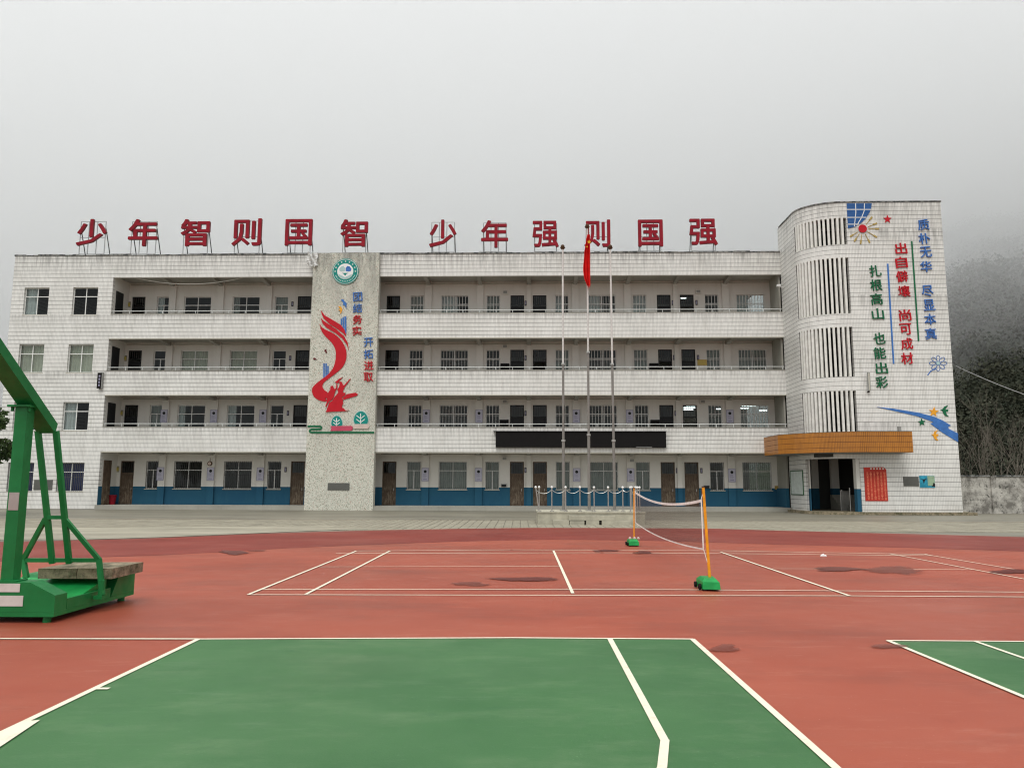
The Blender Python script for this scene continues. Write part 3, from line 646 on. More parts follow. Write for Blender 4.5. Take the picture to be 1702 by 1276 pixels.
# --- windows and doors as parts with sub-parts, sharing mesh data
WC = {}
def win_data(w, h, narrow, key):
    if key in WC: return WC[key]
    f = .05; tz = h * .66; mb = MB()
    mb.box(0, w, 0, .06, 0, f); mb.box(0, w, 0, .06, h - f, h); mb.box(0, f, 0, .06, f, h - f); mb.box(w - f, w, 0, .06, f, h - f)
    mb.box(f, w - f, -.003, .057, tz, tz + f); mb.box(w / 2 - f / 2, w / 2 + f / 2, .003, .055, f, tz)
    if not narrow: mb.box(w / 2 - f / 2, w / 2 + f / 2, .003, .055, tz + f, h - f)
    fr = mb.data('window', 'white_frame')
    panes = []
    rects = [(f, w / 2 - f / 2, f, tz), (w / 2 + f / 2, w - f, f, tz)] + ([(f, w - f, tz + f, h - f)] if narrow else [(f, w / 2 - f / 2, tz + f, h - f), (w / 2 + f / 2, w - f, tz + f, h - f)])
    for a, b, c, d in rects:
        mb = MB(); mb.quad((a, .03, c), (b, .03, c), (b, .03, d), (a, .03, d)); panes.append(mb.data('pane', 'glass'))
    mb = MB(); mb.box(-.04, w + .04, -.15, 0.0, -.05, -.004); sill = mb.data('sill', 'concrete_light')
    mb = MB(); n = max(4, round(w / .205))
    for i in range(n + 1): x = .02 + (w - .04) * i / n; mb.box(x - .017, x + .017, -.055, -.03, .0, h)
    for z in (.02, h * .33, h * .62, h - .03): mb.box(0.0, w, -.03, -.012, z - .011, z + .011)
    grille = mb.data('grille', 'grille_paint')
    WC[key] = (fr, panes, sill, grille); return WC[key]
def curtain_data(w, h, mat, key, part_=1.0):
    k = ('c', key, mat, part_)
    if k in WC: return WC[k]
    mb = MB(); n = max(8, int(w * part_ / .06)); ps = [(w * part_ * i / n, .15 + .035 * math.sin(i * 1.9) + .01 * math.sin(i * .7)) for i in range(n + 1)]
    for (a, ya), (b, yb) in zip(ps[:-1], ps[1:]): mb.quad((a, ya, .03), (b, yb, .03), (b, yb, h), (a, ya, h))
    WC[k] = mb.data('curtain', mat); return WC[k]
def window(u, z0, w, h, narrow=False, n=N_BACK, grille=False, curtain=None, cpart=1.0, key=None, frame_mat=None):
    key = key or (round(w, 2), round(h, 2), narrow); fr, panes, sill, gr = win_data(w, h, narrow, key)
    if frame_mat:
        k2 = ('fm', key, frame_mat)
        if k2 not in WC:
            c = fr.copy(); c.materials[0] = MATS[frame_mat]; WC[k2] = c
        fr = WC[k2]
    o = link('window', fr, B, (u - w / 2, n + .1, z0))
    for p in panes: link('pane', p, o)
    link('sill', sill, o)
    if grille: link('grille', gr, o)
    if curtain: link('curtain', curtain_data(w, h, curtain, key, cpart), o)
    return o
DC = {}
def door(u, z0, kind, n=N_BACK):
    w, h = DOOR, DH
    if kind not in DC:
        mb = MB(); f = .06; t0 = 2.05
        mb.box(0, f, 0, .1, 0, h); mb.box(w - f, w, 0, .1, 0, h); mb.box(f, w - f, 0, .1, h - f, h); mb.box(f, w - f, 0, .1, t0, t0 + f)
        fr = mb.data('door', 'brown_door' if kind == 'wood' else 'dark_door')
        lf = MB()
        lf.box(f + .005, w - f - .005, .05, .09, .01, t0 - .005)
        if kind == 'wood':
            nb = 5; pw = (w - 2 * f - .12) / nb
            for z0_, z1_ in ((.12, .92), (1.02, t0 - .12)):
                for i in range(nb): x = f + .06 + i * pw; lf.box(x + .008, x + pw - .008, .03, .048, z0_, z1_)
            lf.box(f + .005, w - f - .005, .022, .049, .94, 1.0)
        else:
            for i in range(5): x = f + .06 + i * .15; lf.box(x, x + .03, .03, .049, .1, t0 - .1)
            lf.box(f + .005, w - f - .005, .022, .029, 1.0, 1.05)
        leaf = lf.data('door_leaf', 'brown_door' if kind == 'wood' else 'dark_door')
        tr = MB(); tr.quad((f, .05, t0 + f), (w - f, .05, t0 + f), (w - f, .05, h - f), (f, .05, h - f)); pane = tr.data('transom_pane', 'glass')
        bars = MB()
        for i in range(6): x = f + .03 + i * (w - 2 * f - .06) / 5; bars.box(x - .008, x + .008, .01, .03, t0 + f, h - f)
        bar = bars.data('transom_bars', 'dull_pole')
        hm = MB(); hm.box(w - .17, w - .14, .0, .028, .95, 1.12); hd = hm.data('handle', 'steel')
        DC[kind] = (fr, leaf, pane, bar, hd)
    fr, leaf, pane, bar, hd = DC[kind]
    o = link('door', fr, B, (u - w / 2, n + .06, z0))
    if kind != 'open':
        link('door_leaf', leaf, o); link('handle', hd, o)
    link('transom_pane', pane, o); link('transom_bars', bar, o)
    return o
SPEC = {  # floor -> left block, right block appearance in order of `items`
    4: [('open', 0), (None, 'curtain_white'), (None, None), (None, 'curtain_grey2'), (None, 'curtain_grey'), ('dark', 0),
        ('dark', 0), ('g', 'curtain_grey'), ('g', 'curtain_white'), ('g', 'curtain_grey'), ('dark', 0), ('dark', 0), ('g', 'curtain_white'), ('g', 'curtain_white'), ('g', 'curtain_white'), ('dark', 0), ('open', 0), ('g', None), ('g', 'curtain_white')],
    3: [('dark', 0), (None, None), (None, 'curtain_beige'), (None, 'curtain_beige'), (None, None), ('dark', 0),
        ('dark', 0), ('g', None), ('g', None), ('g', None), ('dark', 0), ('open', 0), ('g', 'curtain_grey'), ('g', None), ('g', 'curtain_grey'), ('open', 0), ('dark', 0), ('g', 'curtain_grey'), ('g', 'curtain_grey')],
    2: [('dark', 0), (None, 'curtain_grey'), (None, 'curtain_white2'), (None, 'curtain_white3'), (None, None), ('dark', 0),
        ('dark', 0), ('g', None), ('g', None), ('g', None), ('dark', 0), ('dark', 0), ('g', None), ('g', None), ('g', None), ('dark', 0), ('open', 0), ('g', None), ('g', None)],
    1: [('wood', 0), ('gd', None), ('gd', None), ('gd', None), ('gd', None), ('wood', 0),
        ('wood', 0), ('gt', 'curtain_grey'), ('gt', 'curtain_grey'), ('gt', 'curtain_grey'), ('wood', 0), ('wood', 0), ('gt', 'curtain_grey'), ('gt', 'curtain_grey'), ('gt', 'curtain_grey'), ('wood', 0), ('wood', 0), ('gd', None), ('gd', None)]}
GD = {}
def thin_grille(w, h, mat='dull_pole'):
    k = (w, h, mat)
    if k not in GD:
        mb = MB(); n = max(4, round(w / .13))
        for i in range(n + 1): x = .02 + (w - .04) * i / n; mb.box(x - .008, x + .008, -.055, -.04, .0, h)
        for z in (.02, h * .5, h - .03): mb.box(0.0, w, -.04, -.03, z - .008, z + .008)
        GD[k] = mb.data('grille', mat)
    return GD[k]
for k in (1, 2, 3, 4):
    for (t, u), sp in zip(items, SPEC[k]):
        if t == 'd': door(u, ZF[k], sp[0])
        else:
            w = WD[t]; cp = 1.0
            if sp[1] == 'curtain_white' and k == 4: cp = random.choice((.45, .6, 1.0))
            if sp[1] and sp[1][-1] in '23': cp = {'2': .22, '3': .3}[sp[1][-1]]; sp = (sp[0], sp[1][:-1])
            o = window(u, Zwin[k] - WH, w, WH, t == 'n', grille=(sp[0] == 'g'), curtain=sp[1], cpart=cp)
            if sp[0] in ('gd', 'gt'): link('grille', thin_grille(w, WH, 'grey_box' if sp[0] == 'gt' else 'dull_pole'), o)
for a, b, z0, z1, kind in wing_win:
    o = window((a + b) / 2, z0, b - a, z1 - z0, False, n=.04, curtain={'curt_y': 'curtain_beige', 'bars': 'curtain_blue', 'half': None, 'open': None, 'dark': None, 'dark2': None}[kind],
               frame_mat=None, key=(round(b - a, 1), round(z1 - z0, 1), 'wing'))
    if kind == 'bars': link('grille', thin_grille(round(b - a, 2), round(z1 - z0, 2)), o)
    if kind == 'dark2' or kind == 'open': link('curtain', curtain_data(b - a, z1 - z0, 'curtain_white', ('w', round(b - a, 1)), .42), o)
mb = MB(); mb.box(uO - .28, uO - .2, .27, N_BACK, 0, Zt - .8); part('partition_wall', mb, 'room_wall', B)

# lit classroom behind the second floor windows, right end; one lit tube behind a top floor door
mb = MB(); cw = fu(1122, 690, N_BACK)
mb.box(cw - .1, cw, N_BACK + .25, 8.9, ZF[2] + .01, Zb[2] + .2); part('partition_wall', mb, 'plaster', B)
tubes = [(2, 1140, 1158, 3.3), (2, 1136, 1160, 4.6), (2, 1136, 1153, 6.0), (2, 1233, 1257, 3.4), (2, 1233, 1242, 5.0), (2, 1262, 1275, 6.6), (2, 1195, 1200, 5.5), (4, 1134, 1144, 5.0)]
for i, (k, p0, p1, nn) in enumerate(tubes):
    a, b = fu(p0, 690, nn), fu(p1, 690, nn); zt_ = Zb[k] + .16 + .05
    where = {0: 'upper', 1: 'middle', 2: 'lowest', 3: 'nearest', 4: 'short second', 5: 'farthest', 6: 'lone', 7: ''}[i]
    room = ['seen through the lit second floor doorway'] * 3 + ['seen through the rightmost second floor window'] * 3 + ['seen through the narrow second floor window by the doorway', 'glowing behind the open fourth floor doorway']
    t_ = bthing('ceiling_lamp', (where + ' lit white tube lamp ' + room[i]).strip(), 'lamp', (a + b) / 2, nn, zt_ - .5, 'lit tube lamps in the classrooms')
    mb = MB(); hw = max((b - a) / 2, .3); mb.box(-hw, hw, -.06, .06, 0, .05); part('housing', mb, 'white_paint', t_)
    mb = MB(); mb.tube([(-hw + .02, 0, -.03), (hw - .02, 0, -.03)], .035, 8); part('tube', mb, 'lit_tube', t_)
    mb = MB(); mb.box(-hw * .8, -hw * .8 + .02, -.01, .01, .05, .498); mb.box(hw * .8 - .02, hw * .8, -.01, .01, .05, .498); part('hanger', mb, 'dull_pole', t_)

# ================================================================== STAIR TOWER
NS, NF = -2.6, -4.5
tS = (fu(1299, 395) + fu(1311, 845)) / 2 + .0
uS = uR
uE = (fu(1407, 345, NF) + fu(1429, 800, NF)) / 2
uW = (fu(1563.5, 335, NF) + fu(1600, 850, NF)) / 2
ZT = fz(336, NF, 1500)
T = thing('stair_tower', 'tall white tiled stair tower with curved corner of vertical concrete fins', 'building', tuple(BO), -BTH)
def curve_pt(t, off=0.0):
    a, b = uE - uS, NS - NF
    return (uE - (a - off) * math.cos(t), NS - (b - off) * math.sin(t))
def curve_wall(t0, t1, z0, z1, mb, seg=20, th=.26, m=0):
    for i in range(seg):
        a, b = t0 + (t1 - t0) * i / seg, t0 + (t1 - t0) * (i + 1) / seg
        (ax, ay), (bx, by) = curve_pt(a), curve_pt(b); (cx, cy), (dx, dy) = curve_pt(a, th), curve_pt(b, th)
        mb.quad((ax, ay, z0), (bx, by, z0), (bx, by, z1), (ax, ay, z1), m); mb.quad((dx, dy, z0), (cx, cy, z0), (cx, cy, z1), (dx, dy, z1), m)
        mb.quad((ax, ay, z1), (bx, by, z1), (dx, dy, z1), (cx, cy, z1), m); mb.quad((cx, cy, z0), (dx, dy, z0), (bx, by, z0), (ax, ay, z0), m)
TP = .12
zl = lambda y: fz(y, NF, 1410)
levels = [(zl(718.5), zl(649)), (zl(625.6), zl(543)), (zl(520.6), zl(428)), (zl(406), zl(362))]
z_lint = fz(762, NF, 1400)
bands = [(z_lint, levels[0][0]), (levels[0][1], levels[1][0]), (levels[1][1], levels[2][0]), (levels[2][1], levels[3][0]), (levels[3][1], ZT)]
for a, b in bands:
    mb = MB(); curve_wall(TP, math.pi / 2, a, b, mb); part('curved_band', mb, 'tile_white', T)
mb = MB(); curve_wall(0, TP, 0, ZT, mb, 3); part('curved_wall_edge', mb, 'tile_white', T)
mb = MB(); mb.box(uS, uS + .26, NS, 0.0 - .002, 0, ZT); part('side_wall', mb, 'tile_white', T)
mb = MB(); wall_holes(mb, uE, uW, -.02, ZT, NF, NF + .26, []); part('front_wall', mb, 'tile_white', T)
mb = MB(); mb.box(uW - .26, uW, NF + .26, -.003, 0, ZT); mb.box(uW - .26, uW, -.003, 8, 0, Zt); part('far_side_wall', mb, 'tile_white', T)
mb = MB(); mb.box(uR + .0, uW - .26, 1.2, 1.4, 0, Zt - .6); mb.box(uS + .27, uW - .27, -.2, .0, Zt - .6, ZT - .3); part('inner_wall', mb, 'room_wall', T)
mb = MB(); mb.box(uS + .0, uW, 0.0, .25, Zt - .5, ZT); part('upper_rear_wall', mb, 'tile_white', T)
NFIN = 13
fd = {}
for li, (z0, z1) in enumerate(levels):
    for i in range(NFIN):
        t = TP + .035 + (math.pi / 2 - TP - .08) * ((i + .5) / NFIN)
        (x, y), (x2, y2) = curve_pt(t), curve_pt(t + .01)
        d = Vector((x2 - x, y2 - y, 0)).normalized(); n = Vector((-d.y, d.x, 0))
        h = .065; p = Vector((x, y, 0)); mb = MB()
        q4 = [p - d * h + n * -.01, p + d * h + n * -.01, p + d * h + n * .26, p - d * h + n * .26]
        mb.hexa([(a.x, a.y, z0) for a in q4] + [(a.x, a.y, z1) for a in q4]); part('fin', mb, 'fin_paint', T)
# landings inside, roof, coping, base ledge
for a, b in bands[1:4]:
    mb = MB(); mb.box(uS + .27, uW - .27, NS + .1, 1.19, a, b - .4); part('landing', mb, 'room_wall', T)
plan = [(uS, 0)] + [(uS, NS)] + [curve_pt(math.pi / 2 * i / 16) for i in range(1, 17)] + [(uW, NF), (uW, .25), (uS, .25)]
def plan_prism(mb, pts, z0, z1, m=0):
    n = len(pts); i = len(mb.v); mb.v += [(x, y, z0) for x, y in pts] + [(x, y, z1) for x, y in pts]
    mb.f.append(tuple(range(i + n - 1, i - 1, -1))); mb.mi.append(m); mb.f.append(tuple(range(i + n, i + 2 * n))); mb.mi.append(m)
    for k in range(n):
        a, b = k, (k + 1) % n; mb.f.append((i + a, i + b, i + n + b, i + n + a)); mb.mi.append(m)
cen = ((uS + uW) / 2, -2.0)
grow = lambda pts, g: [(x + (g if x > cen[0] else -g) * (1 if abs(x - cen[0]) > 2 else .6), y - g if y < cen[1] + 1.6 else y) for x, y in pts]
mb = MB(); plan_prism(mb, grow(plan[:-1], .04), ZT, ZT + .07); part('roof_coping', mb, 'coping', T)
mb = MB(); plan_prism(mb, [(uS - .3, .0 - .26), (uS - .25, NS - .2)] + [curve_pt(math.pi / 2 * i / 8, -.35) for i in range(1, 9)] + [(uW + .6, NF - .35), (uW + .6, 1), (uS, 1)], -.01, .16); part('base_ledge', mb, 'slab_moss', T)
# entrance: pillar, door jambs, hall with piers and dado, stair rail
px_, py_ = curve_pt(TP + .17)
mb = MB(); mb.box(uS + .27, px_ + .12, NS + .0 - .25, NS + .1, .16, Zdado, 1); mb.box(uS + .27, px_ + .12, NS - .25, NS + .1, Zdado, z_lint, 0); part('entrance_pillar', mb, ['plaster', 'blue_dado'], T)
mb = MB(); mb.box(uE - .22, uE - .003, NF + .06, NF + .45, .16, Zdado, 1); mb.box(uE - .22, uE - .003, NF + .06, NF + .45, Zdado, z_lint, 0); part('entrance_jamb', mb, ['plaster', 'blue_dado'], T)
for pxa, pxb, nn in ((1349.5, 1361, .7), (1383, 1395, .1)):
    a, b = fu(pxa, 800, nn), fu(pxb, 800, nn)
    mb = MB(); mb.box(a, b, nn, nn + .35, .16, Zdado, 1); mb.box(a, b, nn, nn + .35, Zdado, z_lint + .4, 0); part('hall_pier', mb, ['plaster', 'blue_dado'], T)
mb = MB(); mb.box(uS + .3, uW - .3, NS + .1, 1.19, z_lint + .4, z_lint + .6); mb.box(uS + .3, uW - .3, NF + .3, NS + .1, z_lint + .1, z_lint + .3); part('hall_ceiling', mb, 'room_wall', T)
mb = MB()
for i in range(9): x = fu(1398 + i * 3.0, 840, -2.2); mb.cyl(x, -2.2 + i * .12, .16, 1.35, .02, 6)
mb.tube([(fu(1398, 800, -2.2), -2.2, 1.35), (fu(1424, 800, -2.2), -1.2, 1.35)], .03, 6)
mb.cyl(fu(1413.5, 840, -3.2), -3.2, .16, 1.5, .035, 8); part('stair_railing', mb, 'steel', T)
for i in range(6):
    mb = MB(); mb.box(fu(1400, 840, -1.6), uW - .4, -1.6 + i * .3, -1.3 + i * .3, .16, .31 + i * .15); part('stair_step', mb, 'concrete', T)
# orange tiled canopy
cz0, cz1 = fz(751, -5.85, 1500), fz(717.3, -5.85, 1500)
cp = [(fu(1270, 740, 0), -.02), (fu(1293, 737, -2.7), -2.7)]
for pxx, nn in ((1320, -3.75), (1350, -4.65), (1385, -5.35), (1430, -5.75), (1517, -5.85)): cp.append((fu(pxx, 735, nn), nn))
cp += [(cp[-1][0], NF - .003), (uE, NF - .003)] + [tuple(curve_pt(math.pi / 2 * i / 8, -.01)) for i in range(7, 0, -1)] + [(uS - .003, NS), (uS - .003, -.02)]
mb = MB(); plan_prism(mb, cp, cz0, cz1); part('canopy', mb, 'tile_orange', T)
mb = MB(); plan_prism(mb, [(x + .05, y + (.06 if y < -3 else 0)) for x, y in cp[:7]] + [(cp[7][0] - .05, NF - .01)] + cp[8:], cz0 - .02, cz0 - .003); part('canopy_soffit', mb, 'dark_soffit', T)
mb = MB(); plan_prism(mb, [(x, y) for x, y in cp], cz1 + .002, cz1 + .03); part('canopy_cap', mb, 'rust', T)

# ================================================================== THINGS ON THE BUILDING
# roof sign: twelve characters, each on its own steel frame
roof = [('少', 130.5, 176.5, 365, 408.5), ('年', 216, 261.6, 365, 409.5), ('智', 302.5, 348, 365, 409.5), ('则', 387.5, 434, 364, 409), ('国', 475.5, 518.5, 365, 408.5), ('智', 567, 611, 365.5, 410.5),
        ('少', 714, 758.5, 366, 411), ('年', 800, 844.5, 367, 412), ('强', 885, 928.6, 368, 411.5), ('则', 971, 1014.6, 366, 411), ('国', 1060, 1102, 366, 410), ('强', 1145, 1192.8, 364.5, 408)]
rl = ['leftmost red roof character 少, on a thin steel frame at the left end', 'red roof character 年, second from the left end of the roof', 'red roof character 智 between 年 and 则 on the left',
      'red roof character 则, fourth from the left, before the first 国', 'red roof character 国 standing left of the pebble panel', 'red roof character 智 above the pebble panel emblem',
      'red roof character 少 starting the right half of the slogan', 'red roof character 年 in the middle, just left of the first 强', 'red roof character 强 just left of the left flagpole',
      'red roof character 则 behind the flag and middle flagpole', 'red roof character 国 right of the flagpoles, second from the right end', 'rightmost red roof character 强, nearest the stair tower']
NR = .35
for i, (ch, x0, x1, y0, y1) in enumerate(roof):
    a, zt_ = F(x0, y0, NR); b, zb_ = F(x1, y1, NR); w, h = b - a, zt_ - zb_; uc, zc = (a + b) / 2, (zt_ + zb_) / 2
    z0 = Zt + .05
    s = bthing('roof_character', rl[i], 'sign', uc, NR, z0, 'red characters of the rooftop slogan')
    me, gw, gh = glyph(ch, 1.7, .16, ['sign_red', 'sign_red_side'], .020, 2)
    o = link('character', me, s, (0, -.02, zc - z0)); o.scale = (w / gw, 1, h / gh)
    mb = MB(); hw = w * .42; th = zt_ - z0 - .12
    for x in (-hw, -hw * .33, hw * .33, hw):
        if abs(x) == hw or ch in '少国年': mb.box(x - .022, x + .022, .07, .10, 0 if abs(x) == hw else .2, th)
    for z in (.22, th * .55, th): mb.box(-hw, hw, .10, .125, z - .014, z + .014)
    part('support_frame', mb, 'thin_steel', s)
    lean = 1.0
    for x in (-hw, hw):
        mb = MB(); mb.tube([(x, .12, th * .8), (x + .02, .12 + lean, -.45)], .03, 6); part('strut', mb, 'dark_steel', s)
        mb = MB(); mb.sphere((x, .0, -.01), .17, 10, 6); part('footing', mb, 'concrete', s)

# crumpled banner on the roof edge
u0, z1 = F(511.5, 421, -.33); u1, z0 = F(528, 443, -.33); mb = MB(); n = 7
gr_ = [[Vector((u1 * 0 + (u1 - u0) * i / n, .10 * math.sin(i * 1.9 + j * 1.3) + .06 * math.sin(i * 3.1 - j), (z1 - z0) * j / n + (.08 * math.sin(i * 2.1) if j in (0, n) else 0))) for i in range(n + 1)] for j in range(n + 1)]
for j in range(n):
    for i in range(n): mb.quad(gr_[j][i], gr_[j][i + 1], gr_[j + 1][i + 1], gr_[j + 1][i])
bthing('crumpled_banner', 'crumpled white banner hanging over the roof edge beside the pebble panel', 'banner', u0, -.42, z0, mesh=mb.data('crumpled_banner', 'white_sheet'))

# dark LED board
u0, z1 = F(824, 717.3, -.2); u1, z0 = F(1107.5, 743.5, -.2)
t_ = bthing('display_board', 'long black electronic display board on the lowest balcony band', 'screen', (u0 + u1) / 2, -.02, z0)
hw = (u1 - u0) / 2; hh = z1 - z0
mb = MB(); mb.box(-hw, hw, -.18, 0, 0, hh); part('case', mb, 'black_board', t_)
mb = MB(); mb.box(-hw - .15, hw + .03, -.24, 0, hh + .002, hh + .05); part('hood', mb, 'rubber', t_)
mb = MB(); mb.quad((-hw + .05, -.184, .06), (hw - .05, -.184, .06), (hw - .05, -.184, hh - .05), (-hw + .05, -.184, hh - .05)); part('screen', mb, 'rubber', t_)
mb = MB(); mb.box(hw - 1.9, hw - .9, -.2, -.185, .02, .045); part('light_strip', mb, 'grey_box', t_)

# portrait plaques on the piers
place_word = ['second pier from the corridor end', 'between the two wide windows left of the pebble panel', 'by the narrow window left of the pebble panel', 'first right of the pebble panel',
              'left of the paired doors behind the platform', 'just right of the left flagpole', 'right of the three flagpoles', 'right of the narrow window near the canopy', 'last one, beside the stair tower']
pl_px = [274.5, 357, 438.5, 709, 796.5, 957.5, 1046, 1212, 1297.5]
mbp = MB(); mbp.box(-.22, .22, -.03, 0, 0, .84); PD = [mbp.data('wall_plaque', 'plaque')]
mbp = MB()
for a, b, c, d in ((-.235, .235, -.015, .01), (-.235, .235, .83, .855), (-.235, -.21, .01, .83), (.21, .235, .01, .83)): mbp.box(a, b, -.04, -.031, c, d)
PD.append(mbp.data('frame', 'plaque_edge'))
mbp = MB(); mbp.tube([(0, -.032, .62), (0, -.04, .62)], .1, 12); PD.append(mbp.data('portrait', 'dark_door'))
mbp = MB()
for z in (.45, .40, .35, .30, .24): mbp.box(-.15, .15 - (z * 37 % 1) * .1, -.036, -.031, z, z + .018)
mbp.box(-.12, .12, -.036, -.031, .08, .14); PD.append(mbp.data('lettering', 'plaque_text'))
for k, ytop, ybot in ((2, 681.2, 702), (1, 777.2, 799)):
    for i, p in enumerate(pl_px):
        nn = N_BACK - .153; u = fu(p, 690, N_BACK); z = fz(ybot, nn)
        o = bthing('wall_plaque', ('second' if k == 2 else 'ground') + ' floor lilac portrait plaque, ' + place_word[i], 'plaque', u, nn, z, 'lilac portrait plaques on the corridor piers', PD[0])
        for nm, d in zip(('frame', 'portrait', 'lettering'), PD[1:]): link(nm, d, o)
# black name plates next to doors
mbp = MB(); mbp.box(-.07, .07, -.03, 0, 0, .33); NPd = mbp.data('name_plate', 'rubber')
mbp = MB(); mbp.box(-.04, .04, -.035, -.031, .05, .28); NPt = mbp.data('lettering', 'plaque_text')
fl = [None, 'ground', 'second', 'third', 'top']
for k in (1, 2, 3, 4):
    for p, w in ((478.5, 'by the door at the pebble panel'), (873.5, 'between the paired doors left of the flagpoles'), (1123, 'by the first door right of the flagpoles'), (1163, 'by the second door right of the flagpoles')):
        if (p == 1163 and k == 2): continue
        bthing('name_plate', f'small black name plate on the {fl[k]} floor, {w}', 'sign', fu(p, 690, N_BACK), N_BACK - .002, Zwin[k] - .72, 'black name plates beside the doors', NPd)
        o = COL.objects[-1] if False else None
for o in [x for x in list(COL.objects) if x.name.startswith('name_plate')]: link('lettering', NPt, o)
# small loudspeaker boxes under the corridor ceilings
mbp = MB(); mbp.box(-.17, .17, -.16, 0, 0, .26); SPd = mbp.data('wall_speaker', 'plaster')
mbp = MB(); mbp.box(-.13, .13, -.168, -.162, .04, .22); SPg = mbp.data('speaker_grille', 'grey_box')
for k, p, w in ((4, 839, 'above the narrow window left of the paired doors'), (3, 839, 'above the narrow window left of the paired doors'), (2, 839, 'above the narrow window left of the paired doors'), (1, 839, 'above the narrow window left of the paired doors'),
                (4, 1166, 'right of the lit open doorway'), (2, 1168, 'right of the lit open doorway'), (1, 1048, 'above a plaque right of the flagpoles')):
    z = Zwin[k] + (.08 if k != 4 else .05)
    if (k, p) == (1, 1048): z -= .12
    o = bthing('wall_speaker', f'small pale loudspeaker, {fl[k]} floor wall, {w}', 'speaker', fu(p, 690, N_BACK), N_BACK - (.002 if p != 1048 else .153), z, 'loudspeakers on the corridor walls', SPd)
    link('speaker_grille', SPg, o)
# dark cabinets under the narrow windows
mbp = MB(); mbp.box(-.3, .3, -.22, 0, 0, .42); CBd = mbp.data('wall_cabinet', 'dark_door')
mbp = MB(); mbp.box(-.27, .27, -.23, -.222, .03, .39); CBp = mbp.data('front_panel', 'rubber')
for k, p, w in ((3, 839, 'left of the paired doors'), (2, 838, 'left of the paired doors'), (3, 1088, 'left of the first door past the flagpoles'), (2, 1088, 'left of the first door past the flagpoles')):
    z = Zp[k] + .30 - .42 + .18
    o = bthing('wall_cabinet', f'black box on the {fl[k]} floor corridor wall, {w}', 'cabinet', fu(p, 690, N_BACK), N_BACK - .002, fz({3: 615, 2: 708}[k], N_BACK), 'black boxes on the corridor walls', CBd); link('front_panel', CBp, o)
mb = MB(); mb.box(-.16, .16, -.12, 0, 0, .16); mb.box(-.2, .2, -.14, 0, .162, .18)
for p, y, w in ((837.5, 808.5, 'left of the paired doors'), (1174, 810, 'behind the near net post')):
    bthing('meter_box', f'small dark box just above the blue dado, {w}', 'box', fu(p, 800, N_BACK), N_BACK - .002, fz(y, N_BACK), 'small boxes above the blue dado', mb.data('meter_box', 'dark_door'))
mb = MB(); mb.box(-.15, .15, -.08, 0, 0, .24); bthing('switch_box', 'small olive box above the dado beside the rightmost ground floor window', 'box', fu(1291, 800, N_BACK), N_BACK - .002, fz(811.5, N_BACK), mesh=mb.data('switch_box', 'gold'))
# gold plaque, third floor
u0, z1 = F(1159, 597.5, N_BACK); u1, z0 = F(1175, 607, N_BACK); t_ = bthing('gold_plaque', 'gold framed plaque between a door and window on the third floor', 'plaque', (u0 + u1) / 2, N_BACK - .002, z0)
hw = (u1 - u0) / 2; mb = MB(); mb.box(-hw, hw, -.03, 0, 0, z1 - z0); part('panel', mb, 'gold', t_)
mb = MB()
for z in (.09, .17, .25): mb.box(-hw + .08, hw - .08, -.035, -.031, z, z + .03)
part('lettering', mb, 'mustard', t_)
# wall clock by the left windows and small yellow number signs at the end doors
mb = MB(); mb.tube([(0, 0, 0), (0, -.06, 0)], .16, 14); mb.tube([(0, 0, .16), (0, 0, .36)], .015, 5)
t_ = bthing('wall_bell', 'round brass bell clock above the ground floor plaque left of the pebble panel', 'clock', fu(350.5, 772, N_BACK), N_BACK - .153, fz(771, N_BACK), mesh=mb.data('wall_bell', 'rust'))
mb = MB(); mb.tube([(0, -.061, 0), (0, -.068, 0)], .11, 14); part('clock_face', mb, 'pale_pink', t_)
for k in (1, 2, 3, 4):
    me, gw, gh = glyph('8', .34, .02, ['mustard'], .02)
    mb = MB(); mb.box(-.11, .11, -.02, 0, -.2, .2); o = bthing('room_sign', f'small pale room number sign by the corridor end door, {fl[k]} floor', 'sign', fu(208, 690, N_BACK) - .25, N_BACK - .002, Zwin[k] - .55, 'room signs at the left corridor end', mb.data('room_sign', 'pale_apron'))
    link('numeral', me, o, (0, -.03, 0))
# red bin in the left corridor
mb = MB(); mb.tube([(0, 0, 0), (0, 0, .58)], .17, 12, 0, .24, cap=True); mb.tube([(0, 0, .56), (0, 0, .62)], .26, 12)
bthing('waste_bin', 'red plastic waste bin in the left end of the ground corridor', 'bin', fu(189.5, 830, 1.7), 1.5, ZF[1], mesh=mb.data('waste_bin', 'sign_red'))
# gallery wires
def hang(name, label, pts, sag, r, mat, n=16):
    a, b = Vector(pts[0]), Vector(pts[1]); mb = MB()
    mb.tube([tuple((b - a) * (i / n) - Vector((0, 0, sag * 4 * (i / n) * (1 - i / n)))) for i in range(n + 1)], r, 5)
    return tag(link(name, mb.data(name, mat), None, tuple(a)), label, 'cable')
def bp(px, py, n): u, z = F(px, py, n); return b2w(u, n, z)
hang('cable', 'pale cable drooping under the top corridor ceiling at the left', (bp(212, 458.5, .3), bp(412, 459.5, .3)), .55, .02, 'plaster')
p1, p2 = bp(1589, 608, NF + 2), at_depth(1790, 684, 34); hang('cable', 'thin grey overhead cable running from the tower to the right', (p1, p2), .15, .016, 'wire')

